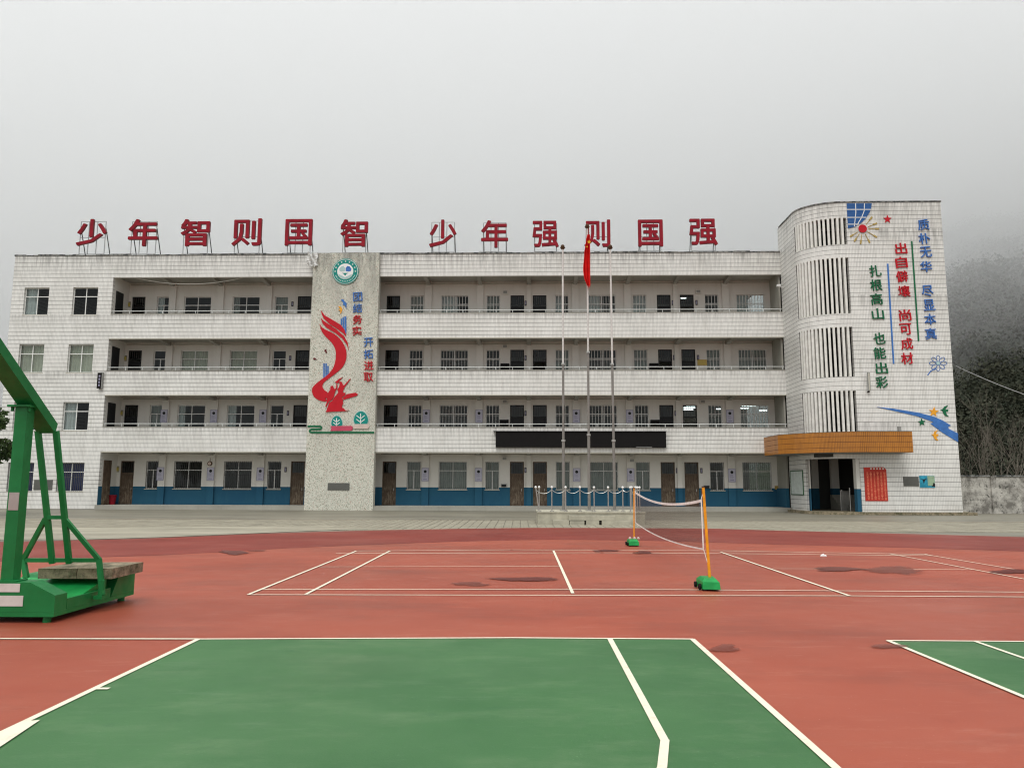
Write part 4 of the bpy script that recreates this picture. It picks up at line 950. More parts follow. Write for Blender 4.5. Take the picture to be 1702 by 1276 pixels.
# grey stone plaques and vertical signs
mbp = MB(); mbp.box(-.56, .56, -.03, 0, 0, .66)
def flat_board(name, label, cat, x0, y0, x1, y1, n, mat, th=.03, group=None):
    u0, z1 = F(x0, y0, n); u1, z0 = F(x1, y1, n); mb = MB(); hw = (u1 - u0) / 2; mb.box(-hw, hw, -th, 0, 0, z1 - z0)
    o = bthing(name, label, cat, (u0 + u1) / 2, n - .003, z0, group, mb.data(name, mat)); return o, hw, z1 - z0
flat_board('stone_plaque', 'grey stone plaque low on the tiled wing behind the basketball stand', 'plaque', 57.5, 797, 86.7, 814, 0, 'grey_slate')
flat_board('stone_plaque', 'grey stone plaque low on the pebble dashed panel', 'plaque', 545, 802.3, 580.7, 814.3, -.3, 'grey_slate')
flat_board('stone_plaque', 'dark stone plaque on the tower left of the blue poster', 'plaque', 1501, 791.8, 1527, 807.5, NF, 'grey_slate')
o, hw, hh = flat_board('poster', 'blue and pale green poster beside the dark plaque on the tower', 'poster', 1527.6, 790.3, 1554, 810, NF, 'poster_blue')
mb = MB(); mb.box(.02, hw - .01, -.036, -.031, .1, hh - .01); part('right_half', mb, 'poster_green', o)
mb = MB(); mb.prism([(-.4, .5), (-.25, .42), (-.2, .2), (-.12, .42), (0, .52), (-.17, .46)], -.036, -.031); mb.prism([(.2, .05), (.42, .05), (.42, .22), (.33, .27), (.28, .12)], -.042, -.037); part('picture', mb, 'dark_door', o)
o, hw, hh = flat_board('vertical_sign', 'narrow black vertical sign at the corner of the tiled wing', 'sign', 163.2, 619.5, 168.6, 645.5, -.12, 'rubber', .06)
mb = MB(); mb.box(hw + .002, hw + .035, -.065, 0.1, -.03, hh + .03); mb.box(-.02, .02, 0, .1, -.05, 0.0); part('edge_trim', mb, 'grey_box', o)
mb = MB()
for z in (.15, .35, .55, .75): mb.box(-.05, .05, -.066, -.061, z, z + .12)
part('lettering', mb, 'plaque_text', o)
o, hw, hh = flat_board('vertical_sign', 'narrow grey vertical box sign on the tower beside the fins', 'sign', 1440.5, 619, 1446.3, 649.5, NF - .15, 'grey_box', .1)
mb = MB(); mb.box(-hw + .03, hw - .03, -.106, -.101, .04, hh - .04); part('face', mb, 'concrete_light', o)
mb = MB(); mb.box(-.04, .04, 0, .15, -.08, 0.0); part('bracket', mb, 'rubber', o)
o, hw, hh = flat_board('floodlight', 'small grey box on top of the orange canopy', 'lamp', 1491, 709, 1496, 716.5, -5.0, 'grey_box', .15)
# security camera on the tower side wall
t_ = thing('security_camera', 'small white security camera on the tower side wall by the top corridor', 'camera', tuple(b2w(uS, -.35, fz(477, -.3, 1290))), -BTH)
mb = MB(); mb.box(-.3, -.001, -.02, .02, -.03, .0); part('bracket', mb, 'white_paint', t_)
mb = MB(); mb.box(-.42, -.2, -.2, .02, .001, .12); part('housing', mb, 'white_paint', t_)
# notice board on the tower side wall, ground floor
t_ = thing('notice_board', 'pale framed notice board on the tower side wall under the canopy', 'board', tuple(b2w(uS - .003, -1.4, fz(821, -1.4, 1325))), -BTH)
hb = fz(783, -1.4, 1325) - fz(821, -1.4, 1325)
mb = MB(); mb.box(-.03, 0, -1.0, 1.1, 0, hb); part('panel', mb, 'notice_board', t_)
mb = MB()
for a, b, c, d in ((-1.05, 1.15, -.05, 0), (-1.05, 1.15, hb, hb + .06), (-1.05, -1.0, 0, hb), (1.1, 1.15, 0, hb)): mb.box(-.05, -.001, a, b, c, d)
part('frame', mb, 'notice_frame', t_)
# red honour board on the tower
xy = [(1435.3, 776.5), (1468, 776), (1474.2, 780), (1475.8, 832.3), (1438.2, 832.3)]
P = [F(x, y, NF) for x, y in xy]; uc = sum(p[0] for p in P) / 5; zb_ = min(p[1] for p in P)
P[3] = (P[3][0], zb_); P[4] = (P[0][0], zb_); P[2] = (P[3][0], P[2][1])
mb = MB(); mb.prism([(x - uc, z - zb_) for x, z in reversed(P)], -.03, 0); t_ = bthing('honour_board', 'large red poster with pale columns of writing beside the entrance', 'poster', uc, NF - .003, zb_, mesh=mb.data('honour_board', 'poster_red'))
mb = MB(); rnd = random.Random(3); x0 = P[0][0] - uc; x1 = P[3][0] - uc
for x in [x0 + .18 + i * (x1 - x0 - .3) / 5 for i in range(6)]:
    z = 1.62
    while z > .12:
        h = rnd.uniform(.03, .07); w = rnd.uniform(.03, .06)
        mb.box(x - w, x + w, -.036, -.031, z - h, z); z -= h + rnd.uniform(.015, .03)
part('lettering', mb, 'poster_text', t_)
mb = MB()
for i in range(5): x = x0 + .35 + i * .17; mb.box(x, x + .1, -.036, -.031, 1.77, 1.86)
part('title', mb, 'pale_pink', t_)

# ---- murals
def strip_flat(mb, pts, w, y0, y1):
    P = [Vector((p[0], 0, p[1])) for p in pts]; L, Rr = [], []
    for i, p in enumerate(P):
        d = (P[min(i + 1, len(P) - 1)] - P[max(i - 1, 0)]).normalized(); n = Vector((-d.z, 0, d.x)) * (w / 2)
        L.append(p + n); Rr.append(p - n)
    for i in range(len(P) - 1):
        a, b, c, d = Rr[i], Rr[i + 1], L[i + 1], L[i]
        mb.hexa([(a.x, y0, a.z), (b.x, y0, b.z), (b.x, y1, b.z), (a.x, y1, a.z), (d.x, y0, d.z), (c.x, y0, c.z), (c.x, y1, c.z), (d.x, y1, d.z)])
def star(cx, cz, r, k=.42, n=5, rot=0):
    return [(cx + (r if i % 2 == 0 else r * k) * math.sin(math.pi * i / n + rot), cz + (r if i % 2 == 0 else r * k) * math.cos(math.pi * i / n + rot)) for i in range(2 * n - 1, -1, -1)]
class Pan:                                   # converts zoomed photo positions to panel metres about an origin
    def __init__(s, ox, oy, sc, n, cx, cy): s.o = (ox, oy, sc); s.n = n; s.u0, s.z0 = F(cx, cy, n)
    def __call__(s, pts): return [(lambda q: (q[0] - s.u0, q[1] - s.z0))(F(s.o[0] + x / s.o[2], s.o[1] + y / s.o[2], s.n)) for x, y in pts]
def smooth2(pts, n=4, closed=False):
    V = [Vector((a, b, 0)) for a, b in pts]; return [(v.x, v.y) for v in smooth(V, n)]
PN = -.302
A5 = Pan(520, 480, 6.38, PN, 553, 600)
M1 = bthing('wall_mural', 'red ribbon mural with two soldiers on the pebble dashed panel', 'mural', *[A5.u0, PN, A5.z0])
def relief(name, pts, mat, par, y0=-.04, y1=0.0, sm=0):
    mb = MB(); p = pts
    if sum(p[i][0] * p[(i + 1) % len(p)][1] - p[(i + 1) % len(p)][0] * p[i][1] for i in range(len(p))) < 0: p = list(reversed(p))
    mb.prism(p, y0, y1); return part(name, mb, mat, par)
rib = A5([(72, 370), (100, 410), (150, 440), (230, 480), (300, 545), (345, 625), (358, 690), (350, 760), (315, 830), (250, 890), (170, 950), (112, 1000), (104, 1040), (125, 1075), (158, 1100), (135, 1150), (140, 1192), (70, 1182), (12, 1140), (-8, 1080), (10, 1030), (80, 970), (160, 910), (215, 840), (240, 760), (245, 690), (235, 630), (200, 570), (140, 510), (95, 450)])
relief('ribbon', smooth2(rib + rib[:1], 3)[:-1], 'mural_red', M1)
s2 = A5([(85, 308), (110, 335), (160, 370), (250, 430), (330, 500), (370, 570), (382, 655), (362, 595), (312, 525), (240, 468), (150, 415), (105, 370)]); relief('ribbon', s2, 'mural_red', M1)
s1 = A5([(85, 228), (130, 285), (220, 335), (300, 385), (340, 440), (355, 505), (320, 470), (260, 425), (180, 375), (120, 318), (95, 270)]); relief('ribbon', s1, 'mural_red', M1)
A4 = Pan(500, 640, 12.157, PN, 553, 600)
relief('soldier_figure', A4([(600, 90), (605, 20), (655, 15), (668, 60), (690, 80), (720, 50), (720, -30), (740, -10), (738, 60), (695, 130), (668, 240), (630, 300), (590, 318), (555, 355), (512, 440), (500, 420), (530, 350), (518, 300), (545, 282), (500, 250), (508, 215), (560, 150)]), 'mural_red', M1, -.07)
relief('soldier_figure', A4([(775, 40), (790, -20), (775, -50), (800, -75), (835, -60), (845, -25), (870, 10), (1000, -130), (1008, -122), (875, 60), (850, 150), (905, 155), (898, 210), (835, 240), (830, 270), (862, 300), (850, 330), (862, 370), (842, 392), (835, 450), (880, 480), (905, 510), (975, 505), (900, 524), (510, 543), (580, 352), (635, 322), (684, 240), (762, 150), (740, 90)]), 'mural_red', M1, -.055)
relief('horn', A4([(690, -60), (780, -130), (850, -160), (800, -110), (770, -60), (740, -30)]), 'mural_red', M1)
relief('rock', A4([(920, 185), (1110, 152), (1158, 185), (1130, 215), (880, 292), (838, 262), (912, 212)]), 'mural_red', M1, -.045)
for x0, x1, y0, y1 in ((296, 310, 318, 385), (316, 330, 300, 420), (336, 356, 295, 470), (112, 126, 790, 955), (134, 148, 790, 940), (154, 168, 818, 925)):
    relief('blue_bar', A5([(x0, y0), (x1, y0), (x1, y1), (x0, y1)]), 'mural_blue', M1, -.03)
relief('bird', A5([(297, 118), (325, 112), (340, 140), (358, 150), (356, 212), (338, 175), (318, 172), (325, 150)]), 'mural_blue', M1)
relief('bird', A5([(270, 185), (300, 190), (314, 215), (300, 262), (288, 262), (296, 235), (272, 230), (290, 215)]), 'mural_orange', M1)
relief('bird', A5([(128, 645), (145, 640), (143, 660), (152, 665), (140, 690), (134, 668), (122, 662)]), 'dark_red', M1)
relief('bird', A5([(0, 738), (22, 732), (46, 750), (26, 748), (18, 755)]), 'dark_red', M1)
M2 = bthing('wall_mural', 'green line with two leaf trees and scrolls low on the pebble panel', 'mural', A4.u0, PN, A4.z0)
def egg(cx, cy, w, h, n=20):
    pts = []
    for i in range(n):
        a = math.pi * (i / (n - 1)); pts.append((cx + w / 2 * math.cos(a) * (1 - .12 * math.sin(a)), cy - h * .72 * math.sin(a) ** .9))
    return pts + [(cx - w / 2 * .85, cy + h * .28), (cx + w / 2 * .85, cy + h * .28)]
for cx, cy, w, h, sc in ((730, 775, 222, 215, 1.0), (1217, 712, 290, 255, 1.28)):
    relief('leaf_tree', A4(egg(cx, cy, w + 18, h + 18)), 'pale_teal', M2, -.03); relief('leaf_tree', A4(egg(cx, cy, w, h)), 'teal', M2, -.045)
    mb = MB(); f = lambda p: A4([(cx + a * sc, cy + b * sc) for a, b in p])
    for p in ([(-4, -110), (-4, 55)], [(-70, -78), (-4, -28), (60, -78)], [(-70, -18), (-4, 32), (60, -18)]): strip_flat(mb, f(p), .05, -.055, -.046)
    part('leaf_veins', mb, 'white_paint', M2)
relief('scroll', A4([(600, 826), (1025, 822), (1050, 845), (1052, 880), (1025, 916), (600, 922), (625, 872)]), 'pink', M2, -.06)
relief('scroll', A4([(1080, 787), (1360, 785), (1385, 810), (1385, 845), (1355, 878), (1072, 878), (1062, 850)]), 'pale_pink', M2, -.06)
mb = MB(); strip_flat(mb, A4([(138, 830), (380, 830), (408, 836), (420, 858), (408, 882), (380, 890), (215, 892), (188, 905), (180, 925), (190, 948), (220, 955), (1482, 955)]), .115, -.035, 0); part('green_line', mb, 'mural_green', M2)
# emblem
uc, zc = F(574.3, 451.5, PN); rE = (F(596.2, 451.5, PN)[0] - F(552.4, 451.5, PN)[0]) / 2
E = bthing('round_emblem', 'round teal school emblem near the top of the pebble panel', 'emblem', uc, PN, zc)
def disc(name, r, y0, y1, mat, par, cx=0, cz=0): mb = MB(); mb.tube([(cx, y1, cz), (cx, y0, cz)], r, 40); return part(name, mb, mat, par)
disc('rim', rE, -.05, 0, 'teal', E); disc('rim_line', rE * .955, -.056, -.051, 'white_paint', E); disc('ring', rE * .92, -.062, -.057, 'teal', E); disc('centre', rE * .61, -.068, -.063, 'white_paint', E)
relief('leaf', [(x * rE, z * rE) for x, z in [(-.03, .02), (-.02, .25), (-.15, .42), (-.32, .38), (-.46, .18), (-.42, .02), (-.25, -.02)]], 'pale_teal', E, -.074, -.069)
relief('leaf', [(x * rE, z * rE) for x, z in [(.03, .02), (.02, .25), (.15, .42), (.32, .38), (.46, .18), (.42, .02), (.25, -.02)]], 'sky_blue', E, -.074, -.069)
relief('book', [(x * rE, z * rE) for x, z in [(-.24, -.12), (.24, -.12), (.1, -.2), (.0, -.34), (-.12, -.2)]], 'teal', E, -.074, -.069)
relief('hills', [(x * rE, z * rE) for x, z in [(-.54, -.2), (-.3, -.3), (0, -.46), (.3, -.3), (.54, -.2), (.42, -.42), (.2, -.56), (0, -.6), (-.2, -.56), (-.42, -.42)]], 'pale_teal', E, -.074, -.069)
mb = MB()
for i in range(9):
    a = R(180 - i * 22.5) + R(0); x, z = math.cos(a) * rE * .77, math.sin(a) * rE * .77; w = rE * .055
    mb.box(x - w, x + w, -.067, -.063, z - w * .3, z + w * .3); mb.box(x - w * .3, x + w * .3, -.0715, -.0675, z - w, z + w)
    mb.box(x - w * .8, x + w * .8, -.076, -.072, z + w * .6, z + w * .9)
for i in range(14):
    a = R(205 + i * 10); x, z = math.cos(a) * rE * .77, math.sin(a) * rE * .77; mb.box(x - rE * .03, x + rE * .03, -.067, -.063, z - rE * .03, z + rE * .03)
part('lettering', mb, 'white_paint', E)
def slogan(name, label, chars, n, mat, size, group=None, bold=.018, name2=None):
    bold = .008
    us = [F(x, y, n) for _, x, y in chars]; uc = sum(p[0] for p in us) / len(us); zc = min(p[1] for p in us)
    t_ = bthing('wall_slogan', label, 'lettering', uc, n - .002, zc, group)
    for i, ((ch, x, y), (u, z)) in enumerate(zip(chars, us)):
        m = mat[i] if isinstance(mat, list) else mat
        me, gw, gh = glyph(ch, 1.0, .05, [m], bold, 2)
        o = link('character', me, t_, (u - uc, -.027, z - zc)); o.scale = (size / max(gw, .62), 1, size / max(gh, .62))
        o.rotation_euler = (0, R(-4), 0)
    return t_
slogan('s', 'column of characters 团结务实 on the upper pebble panel', [('团', 594.8, 493.5), ('结', 594.2, 512.3), ('务', 594.2, 531), ('实', 593.5, 549.8)], PN, ['sky_blue', 'sky_blue', 'mural_red', 'mural_red'], .60, 'slogans on the pebble panel', .03)
slogan('s', 'column of characters 开拓进取 at the right edge of the pebble panel', [('开', 612.6, 569), ('拓', 612.6, 588.5), ('进', 613, 607.3), ('取', 612.5, 626.5)], PN, ['sky_blue', 'sky_blue', 'mural_red', 'mural_red'], .60, 'slogans on the pebble panel', .03)
TN = NF - .002; q = lambda L: [(c, 1400 + x / 4.557, 320 + y / 4.557) for c, x, y in L]
slogan('s', 'blue column of characters 质朴无华尽显本真 on the tower', q([('质', 612, 245), ('朴', 620, 350), ('无', 630, 452), ('华', 632, 562), ('尽', 642, 745), ('显', 655, 852), ('本', 663, 960), ('真', 668, 1070)]), TN, 'sky_blue', .66, 'slogan columns on the tower', .03)
slogan('s', 'red column of characters 出自僻壤尚可成材 on the tower', q([('出', 442, 425), ('自', 445, 530), ('僻', 450, 637), ('壤', 465, 748), ('尚', 473, 930), ('可', 478, 1035), ('成', 487, 1145), ('材', 489, 1256)]), TN, 'mural_red', .68, 'slogan columns on the tower', .03)
slogan('s', 'green column of characters 扎根高山也能出彩 on the tower', q([('扎', 248, 595), ('根', 255, 702), ('高', 258, 808), ('山', 267, 920), ('也', 278, 1105), ('能', 282, 1215)]) + [('出', 1464.6, 611.7), ('彩', 1465.3, 635.2)], TN, 'mural_green', .68, 'slogan columns on the tower', .03)
A6 = Pan(1400, 320, 4.557, TN, 1480, 400)
for nm, lab, mat, pts in (('painted_line', 'long green vertical bar between the blue and red slogan columns', 'mural_green', [(525, 370), (577, 1125)]), ('painted_line', 'long blue vertical bar between the red and green slogan columns', 'mural_blue', [(343, 540), (388, 1297)])):
    P = A6(pts); mb = MB(); strip_flat(mb, [(0, 0), (P[1][0] - P[0][0], P[1][1] - P[0][1])], .085, -.03, 0)
    bthing('wall_stripe', lab, 'mural', A6.u0 + P[0][0], TN, A6.z0 + P[0][1], None, mb.data('wall_stripe', mat))
M3 = bthing('wall_mural', 'quarter blue globe with white grid and red sun at the tower top', 'mural', A6.u0, TN, A6.z0)
relief('globe', A6([(32, 84), (222, 84), (217, 120), (205, 152), (180, 192), (155, 220), (130, 240), (105, 254), (80, 264), (42, 272)]), 'globe_blue', M3, -.03)
mb = MB()
for p in ([(98, 84), (101, 150), (90, 258)], [(166, 84), (164, 140), (145, 190), (108, 250)], [(33, 130), (214, 130)], [(36, 190), (180, 190)], [(40, 242), (126, 242)]): strip_flat(mb, A6(p), .045, -.036, -.031)
part('grid_lines', mb, 'white_paint', M3)
P = A6([(152, 275), (184, 275)]); disc('sun', P[1][0] - P[0][0], -.05, -.037, 'mural_red', M3, *P[0])
for tx, ty in ((225, 185), (262, 233), (278, 276), (262, 340), (208, 382), (138, 390), (90, 372), (58, 335)):
    dx, dy = tx - 152, ty - 275; L_ = math.hypot(dx, dy); dx /= L_; dy /= L_
    mb = MB(); strip_flat(mb, A6([(152 + dx * 44, 275 + dy * 44), (152 + dx * (L_ - 30), 275 + dy * (L_ - 30))]), .03, -.03, 0); strip_flat(mb, A6([(152 + dx * (L_ - 30), 275 + dy * (L_ - 30)), (tx, ty)]), .09, -.03, 0)
    part('sun_ray', mb, 'gold', M3)
def one(name, label, cat, pts, mat, P_=A6, th=-.03):
    P = P_(pts); cx = sum(p[0] for p in P) / len(P); cz = sum(p[1] for p in P) / len(P); p = [(a - cx, b - cz) for a, b in P]
    if sum(p[i][0] * p[(i + 1) % len(p)][1] - p[(i + 1) % len(p)][0] * p[i][1] for i in range(len(p))) < 0: p.reverse()
    mb = MB(); mb.prism(p, th, 0); return bthing(name, label, cat, P_.u0 + cx, P_.n - .001, P_.z0 + cz, None, mb.data(name, mat))
st = lambda cx, cy, r, rot=0: [(a, 2 * cy - b) for a, b in star(cx, cy, r, .42, 5, rot)]
one('wall_star', 'red star between the globe and the blue characters', 'mural', st(341, 203, 33), 'mural_red')
A7 = Pan(1440, 640, 9.455, TN, 1540, 700)
one('wall_star', 'orange star above the blue swoosh on the tower', 'mural', st(1058, 420, 80, .1), 'mural_orange', A7)
one('wall_star', 'green star below the blue swoosh on the tower', 'mural', st(868, 582, 62, -.1), 'mural_green', A7)
one('wall_bird', 'green bird shape at the right end above the swoosh', 'mural', [(1160, 390), (1200, 372), (1225, 335), (1285, 312), (1248, 360), (1240, 385), (1285, 376), (1280, 415), (1245, 412), (1258, 458), (1292, 492), (1235, 482), (1205, 440), (1195, 405)], 'mural_green', A7)
one('wall_bird', 'orange bird shape below the swoosh on the tower', 'mural', [(1020, 772), (1052, 775), (1065, 730), (1115, 705), (1095, 745), (1095, 768), (1130, 768), (1125, 800), (1098, 800), (1105, 840), (1132, 868), (1085, 860), (1060, 825), (1050, 795)], 'mural_orange', A7)
sw = [(160, 342), (420, 368), (820, 433), (1070, 498), (1200, 556), (1325, 632), (1285, 652), (1290, 684), (1437, 758), (1440, 895), (1200, 750), (1008, 605), (1052, 578), (860, 510), (810, 490), (400, 396)]
one('wall_swoosh', 'long blue river swoosh crossing the tower above the canopy end', 'mural', sw, 'mural_blue', A7, -.025)
A8 = Pan(1400, 580, 4.255, TN, 1558, 605)
M4 = bthing('wall_mural', 'pale blue outlined flower right of the slogan columns', 'mural', A8.u0, TN, A8.z0)
for i in range(8):
    a = math.pi * 2 * i / 8; mb = MB(); pts = []
    for j in range(13):
        b = math.pi * 2 * j / 12; x, y = 38 + 24 * math.cos(b), 13 * math.sin(b)
        pts.append((677 + x * math.cos(a) - y * math.sin(a), 100 + x * math.sin(a) * .9 + y * math.cos(a)))
    strip_flat(mb, A8(pts), .022, -.02, 0); part('petal', mb, 'sky_blue', M4)
mb = MB(); strip_flat(mb, A8([(660, 140), (625, 155), (603, 185)]), .05, -.02, 0); part('stalk', mb, 'sky_blue', M4)
P = A8([(677, 100), (690, 100)]); disc('flower_centre', P[1][0] - P[0][0], -.02, 0, 'pale_teal', M4, *P[0])

# ================================================================== FLAG PLATFORM
PF = 1.6 / math.tan(0) if False else ground(950, 871.5).y
pz = at_depth(950, 850.3, PF).z
pxl, pxr = at_depth(894, 860, PF).x, at_depth(1072, 860, PF).x
PLAT = thing('flag_platform', 'low cream concrete flag platform with steps at its front', 'platform', ((pxl + pxr) / 2, PF, 0))
w2 = (pxr - pxl) / 2; PDEP = 3.0
mb = MB(); mb.box(-w2, w2, 0, PDEP, 0, pz - .05); part('body', mb, 'platform_concrete', PLAT)
mb = MB(); mb.box(-w2 - .03, w2 + .03, -.03, PDEP, pz - .05, pz); part('top_slab', mb, 'platform_concrete', PLAT)
X = lambda px: at_depth(px, 865, PF - .3).x - (pxl + pxr) / 2
zs_ = at_depth(950, 865, PF - .35).z
for a, b in ((919.5, 945.4), (946.6, 971), (974, 995.5), (1000, 1048.5)):
    mb = MB(); mb.box(X(a), X(b), -.38, -.035, 0, zs_ + random.uniform(-.01, .01)); part('step', mb, 'platform_concrete', PLAT)
mb = MB(); mb.box(X(945.8), X(1022), -.36, -.035, zs_ + .015, zs_ + .2); part('step', mb, 'platform_concrete', PLAT)
# flagpoles: three, the middle one taller with the flag
def flagpole(pxb, pyt, label, pxt, extra=0):
    Y = PF + 1.1; b = at_depth(pxb, 849, Y); t_ = at_depth(pxt, pyt, Y); h = t_.z - pz
    o = thing('flagpole', label, 'flagpole', (b.x, Y, pz), 0, 'flagpoles on the platform'); dx = (t_.x - b.x)
    cuts = [(0, .26, .062), (.26, .55, .052), (.55, 1.0, .040)]
    for a, c, r in cuts:
        mb = MB(); mb.tube([(dx * a, 0, h * a), (dx * c, 0, h * c)], r, 12); part('pole_section', mb, 'pole_steel' if a < .5 else 'pole_pale', o)
    mb = MB()
    for a in (.26, .55): mb.cyl(dx * a, 0, h * a - .04, h * a + .04, .085, 12)
    mb.cyl(0, 0, 0, .05, .16, 12); part('collar', mb, 'steel', o)
    mb = MB(); mb.tube([(dx, 0, h), (dx, 0, h + .08)], .06, 10, 0, .12); mb.sphere((dx, 0, h + .13), .09, 10, 6); part('finial', mb, 'rust', o)
    return o, b, h, dx
flagpole(936.8, 414.5, 'left flagpole of the three, bare and shorter', 935.2)
mp, mbse, mh, mdx = flagpole(979.4, 380, 'middle flagpole, tallest, with the hanging red flag', 976)
flagpole(1021.8, 414.5, 'right flagpole of the three, bare and shorter', 1014.3)
Y = PF + 1.0; ft, fb = at_depth(977, 391, Y), at_depth(975, 478.5, Y); H = ft.z - fb.z
mb = MB(); nu, nv = 22, 30
def fp(i, j):
    s, v = i / nu, j / nv                     # s across the folds, v from the top down
    wd_ = (.05 + .17 * min(1, v * 3.0) + .02 * math.sin(v * 11)) * (1 if v < .85 else 1 - (v - .85) * 3.6)
    x = -wd_ * (1 - s) + .07 * (s) + .025 * math.sin(v * 8 + s * 3) * (1 - s)
    y = -.10 - .07 * math.sin(s * 15 + v * 2.5) * min(1, v * 4) - .03 * math.sin(s * 31)
    z = -H * v * (1 - .04 * math.sin(s * 9) * v)
    return Vector((x + .02, y, z))
for j in range(nv):
    for i in range(nu): mb.quad(fp(i, j + 1), fp(i + 1, j + 1), fp(i + 1, j), fp(i, j))
o = link('flag', mb.data('flag', 'flag_red'), None, tuple(ft)); tag(o, 'red flag hanging limp and folded from the middle flagpole', 'flag')
for p in o.data.polygons: p.use_smooth = True
mb = MB(); mb.prism(star(.035, -.38, .10), -.225, -.215); mb.prism(star(-.06, -.60, .045), -.225, -.215); part('star', mb, 'flag_yellow', o)
# chain posts and chains around the platform
cpx = [(896, 821.5, 'leftmost front'), (917.2, 821.5, 'second'), (940.2, 821.5, 'third'), (964, 821.5, 'fourth'), (987.5, 821.8, 'fifth'), (1011, 821.8, 'sixth'), (1035.3, 822, 'seventh')]
posts = []
Yp = PF + .35
def chain_post(x, y, label, tilt=0.0, hgt=.98):
    o = thing('chain_post', label, 'post', (x, y, pz), 0, 'steel posts around the flag platform')
    mb = MB(); mb.tube([(0, 0, 0), (tilt, 0, hgt)], .024, 10); part('post', mb, 'steel', o)
    mb = MB(); mb.sphere((tilt, 0, hgt + .02), .052, 10, 6); part('ball_cap', mb, 'white_paint', o)
    mb = MB(); mb.cyl(0, 0, 0, .03, .09, 10); part('foot_plate', mb, 'steel', o)
    posts.append(Vector((x + tilt, y, pz + hgt - .08)))
for i, (px, py, w) in enumerate(cpx):
    p = at_depth(px, 835, Yp); chain_post(p.x, Yp, f'{w} chain post along the front of the flag platform', -.14 if i == 0 else 0)
pR = at_depth(1046, 836, Yp); chain_post(pR.x + .02, Yp - .2, 'chain post at the front right just left of the net post')
pe = at_depth(1059.5, 836, Yp); chain_post(pe.x, Yp, 'chain post behind the net near the platform right end')
chain_post(pxr - .15, Yp, 'chain post at the front right corner of the platform'); chain_post(pxr - .15, PF + 2.6, 'chain post at the rear right corner of the platform')
chain_post(pxl + .12, PF + 2.6, 'chain post at the rear left corner of the platform'); chain_post(pxr - .15, PF + 1.5, 'chain post in the middle of the platform right side')
order = [12 - 1, 0, 1, 2, 3, 4, 5, 6, 7, 8, 9, 12, 10]
side = ['left side'] + ['front, gap ' + w for w in ('one', 'two', 'three', 'four', 'five', 'six', 'seven', 'eight', 'nine')] + ['right side, nearer half', 'right side, farther half']
for (a, b), w in zip(zip(order[:-1], order[1:]), side):
    A, Bp = posts[a], posts[b]
    o = hang('chain', f'steel chain slung between posts on the platform {w}' if 'side' in w else f'steel chain slung along the platform {w} from left', (A, Bp), .22 * min(1, (Bp - A).length / .9), .010, 'steel', 10)
    o['category'] = 'chain'; o['group'] = 'chains around the flag platform'

# ================================================================== BADMINTON NET
n1b, n2b = ground(1180.5, 981), ground(1054, 908)
n1t, n2t = at_depth(1168.8, 810, n1b.y), at_depth(1053.8, 811, n2b.y)
def net_post(b, t_, label, near):
    o = thing('net_post', label, 'net post', (b.x, b.y, .03), 0, 'yellow badminton posts on green bases')
    d = Vector((t_.x - b.x, 0, t_.z - .03))
    mb = MB(); mb.tube([(0, 0, .1), tuple(d)], .023 if near else .018, 12); part('pole', mb, 'court_yellow', o)
    mb = MB(); mb.tube([tuple(d + Vector((0, 0, -.0))), tuple(d + Vector((0, 0, .02)))], .026, 12); mb.box(d.x - .035, d.x - .028, -.01, .01, d.z - .12, d.z - .03); part('cap', mb, 'rust', o)
    # ballast box with chamfered top and two wheels
    w, l, h = (.22, .33, .155)
    mb = MB(); mb.hexa([(-.21, -l + .05, .02), (.12, -l - .02, .02), (.16, l - .05, .02), (-.22, l, .02), (-.20, -l + .08, h - .02), (.11, -l + .02, h - .02), (.145, l - .1, h), (-.20, l - .06, h)])
    mb.hexa([(-.195, -l + .09, h - .019), (.105, -l + .04, h - .019), (.14, l - .11, h + .001), (-.195, l - .07, h + .001), (-.15, -l + .16, h + .035), (.06, -l + .12, h + .035), (.09, l - .18, h + .04), (-.15, l - .14, h + .04)])
    bs = .78
    mb.v = [(a * bs, b * bs, c * .9) for a, b, c in mb.v]
    part('ballast_box', mb, 'base_green', o)
    for y in (-.12, .16):
        mb = MB(); mb.tube([(-.205, y, .045), (-.172, y, .045)], .045, 12); part('wheel', mb, 'rubber', o)
    return o
net_post(n1b, n1t, 'near yellow net post on a green wheeled base', True)
o = net_post(n2b, n2t, 'far yellow net post with three pale balls on its green base', False)
mb = MB()
for dx in (-.1, .02, .12): mb.sphere((dx - .02, -.1, .19), .038, 8, 5)
part('ballast_ball', mb, 'pale_pink', o)
N = thing('badminton_net', 'sagging badminton net with white top tape between the yellow posts', 'net', (n2b.x, n2b.y, 0))
A_, B_ = at_depth(1055.3, 816.5, n2b.y), at_depth(1165.5, 829.5, n1b.y - .0)
A2, B2 = at_depth(1056, 867.5, n2b.y), at_depth(1169, 911, n1b.y)
def top_pt(t, e=0): return A_ + (B_ - A_) * t - Vector((0, 0, .16 * 4 * t * (1 - t)))
def bot_pt(t): return A2 + (B2 - A2) * t - Vector((0, 0, .10 * 4 * t * (1 - t)))
og = Vector((n2b.x, n2b.y, 0)); nseg = 40
def strap(mb, f, h, n=nseg):
    for i in range(n):
        a, b = f(i / n) - og, f((i + 1) / n) - og
        mb.hexa([(a.x - .003, a.y, a.z - h), (b.x - .003, b.y, b.z - h), (b.x + .003, b.y, b.z - h), (a.x + .003, a.y, a.z - h), (a.x - .003, a.y, a.z), (b.x - .003, b.y, b.z), (b.x + .003, b.y, b.z), (a.x + .003, a.y, a.z)])
mb = MB(); strap(mb, top_pt, .045); part('top_tape', mb, 'net_tape', N)
mb = MB(); strap(mb, bot_pt, .022); part('bottom_tape', mb, 'net_tape', N)
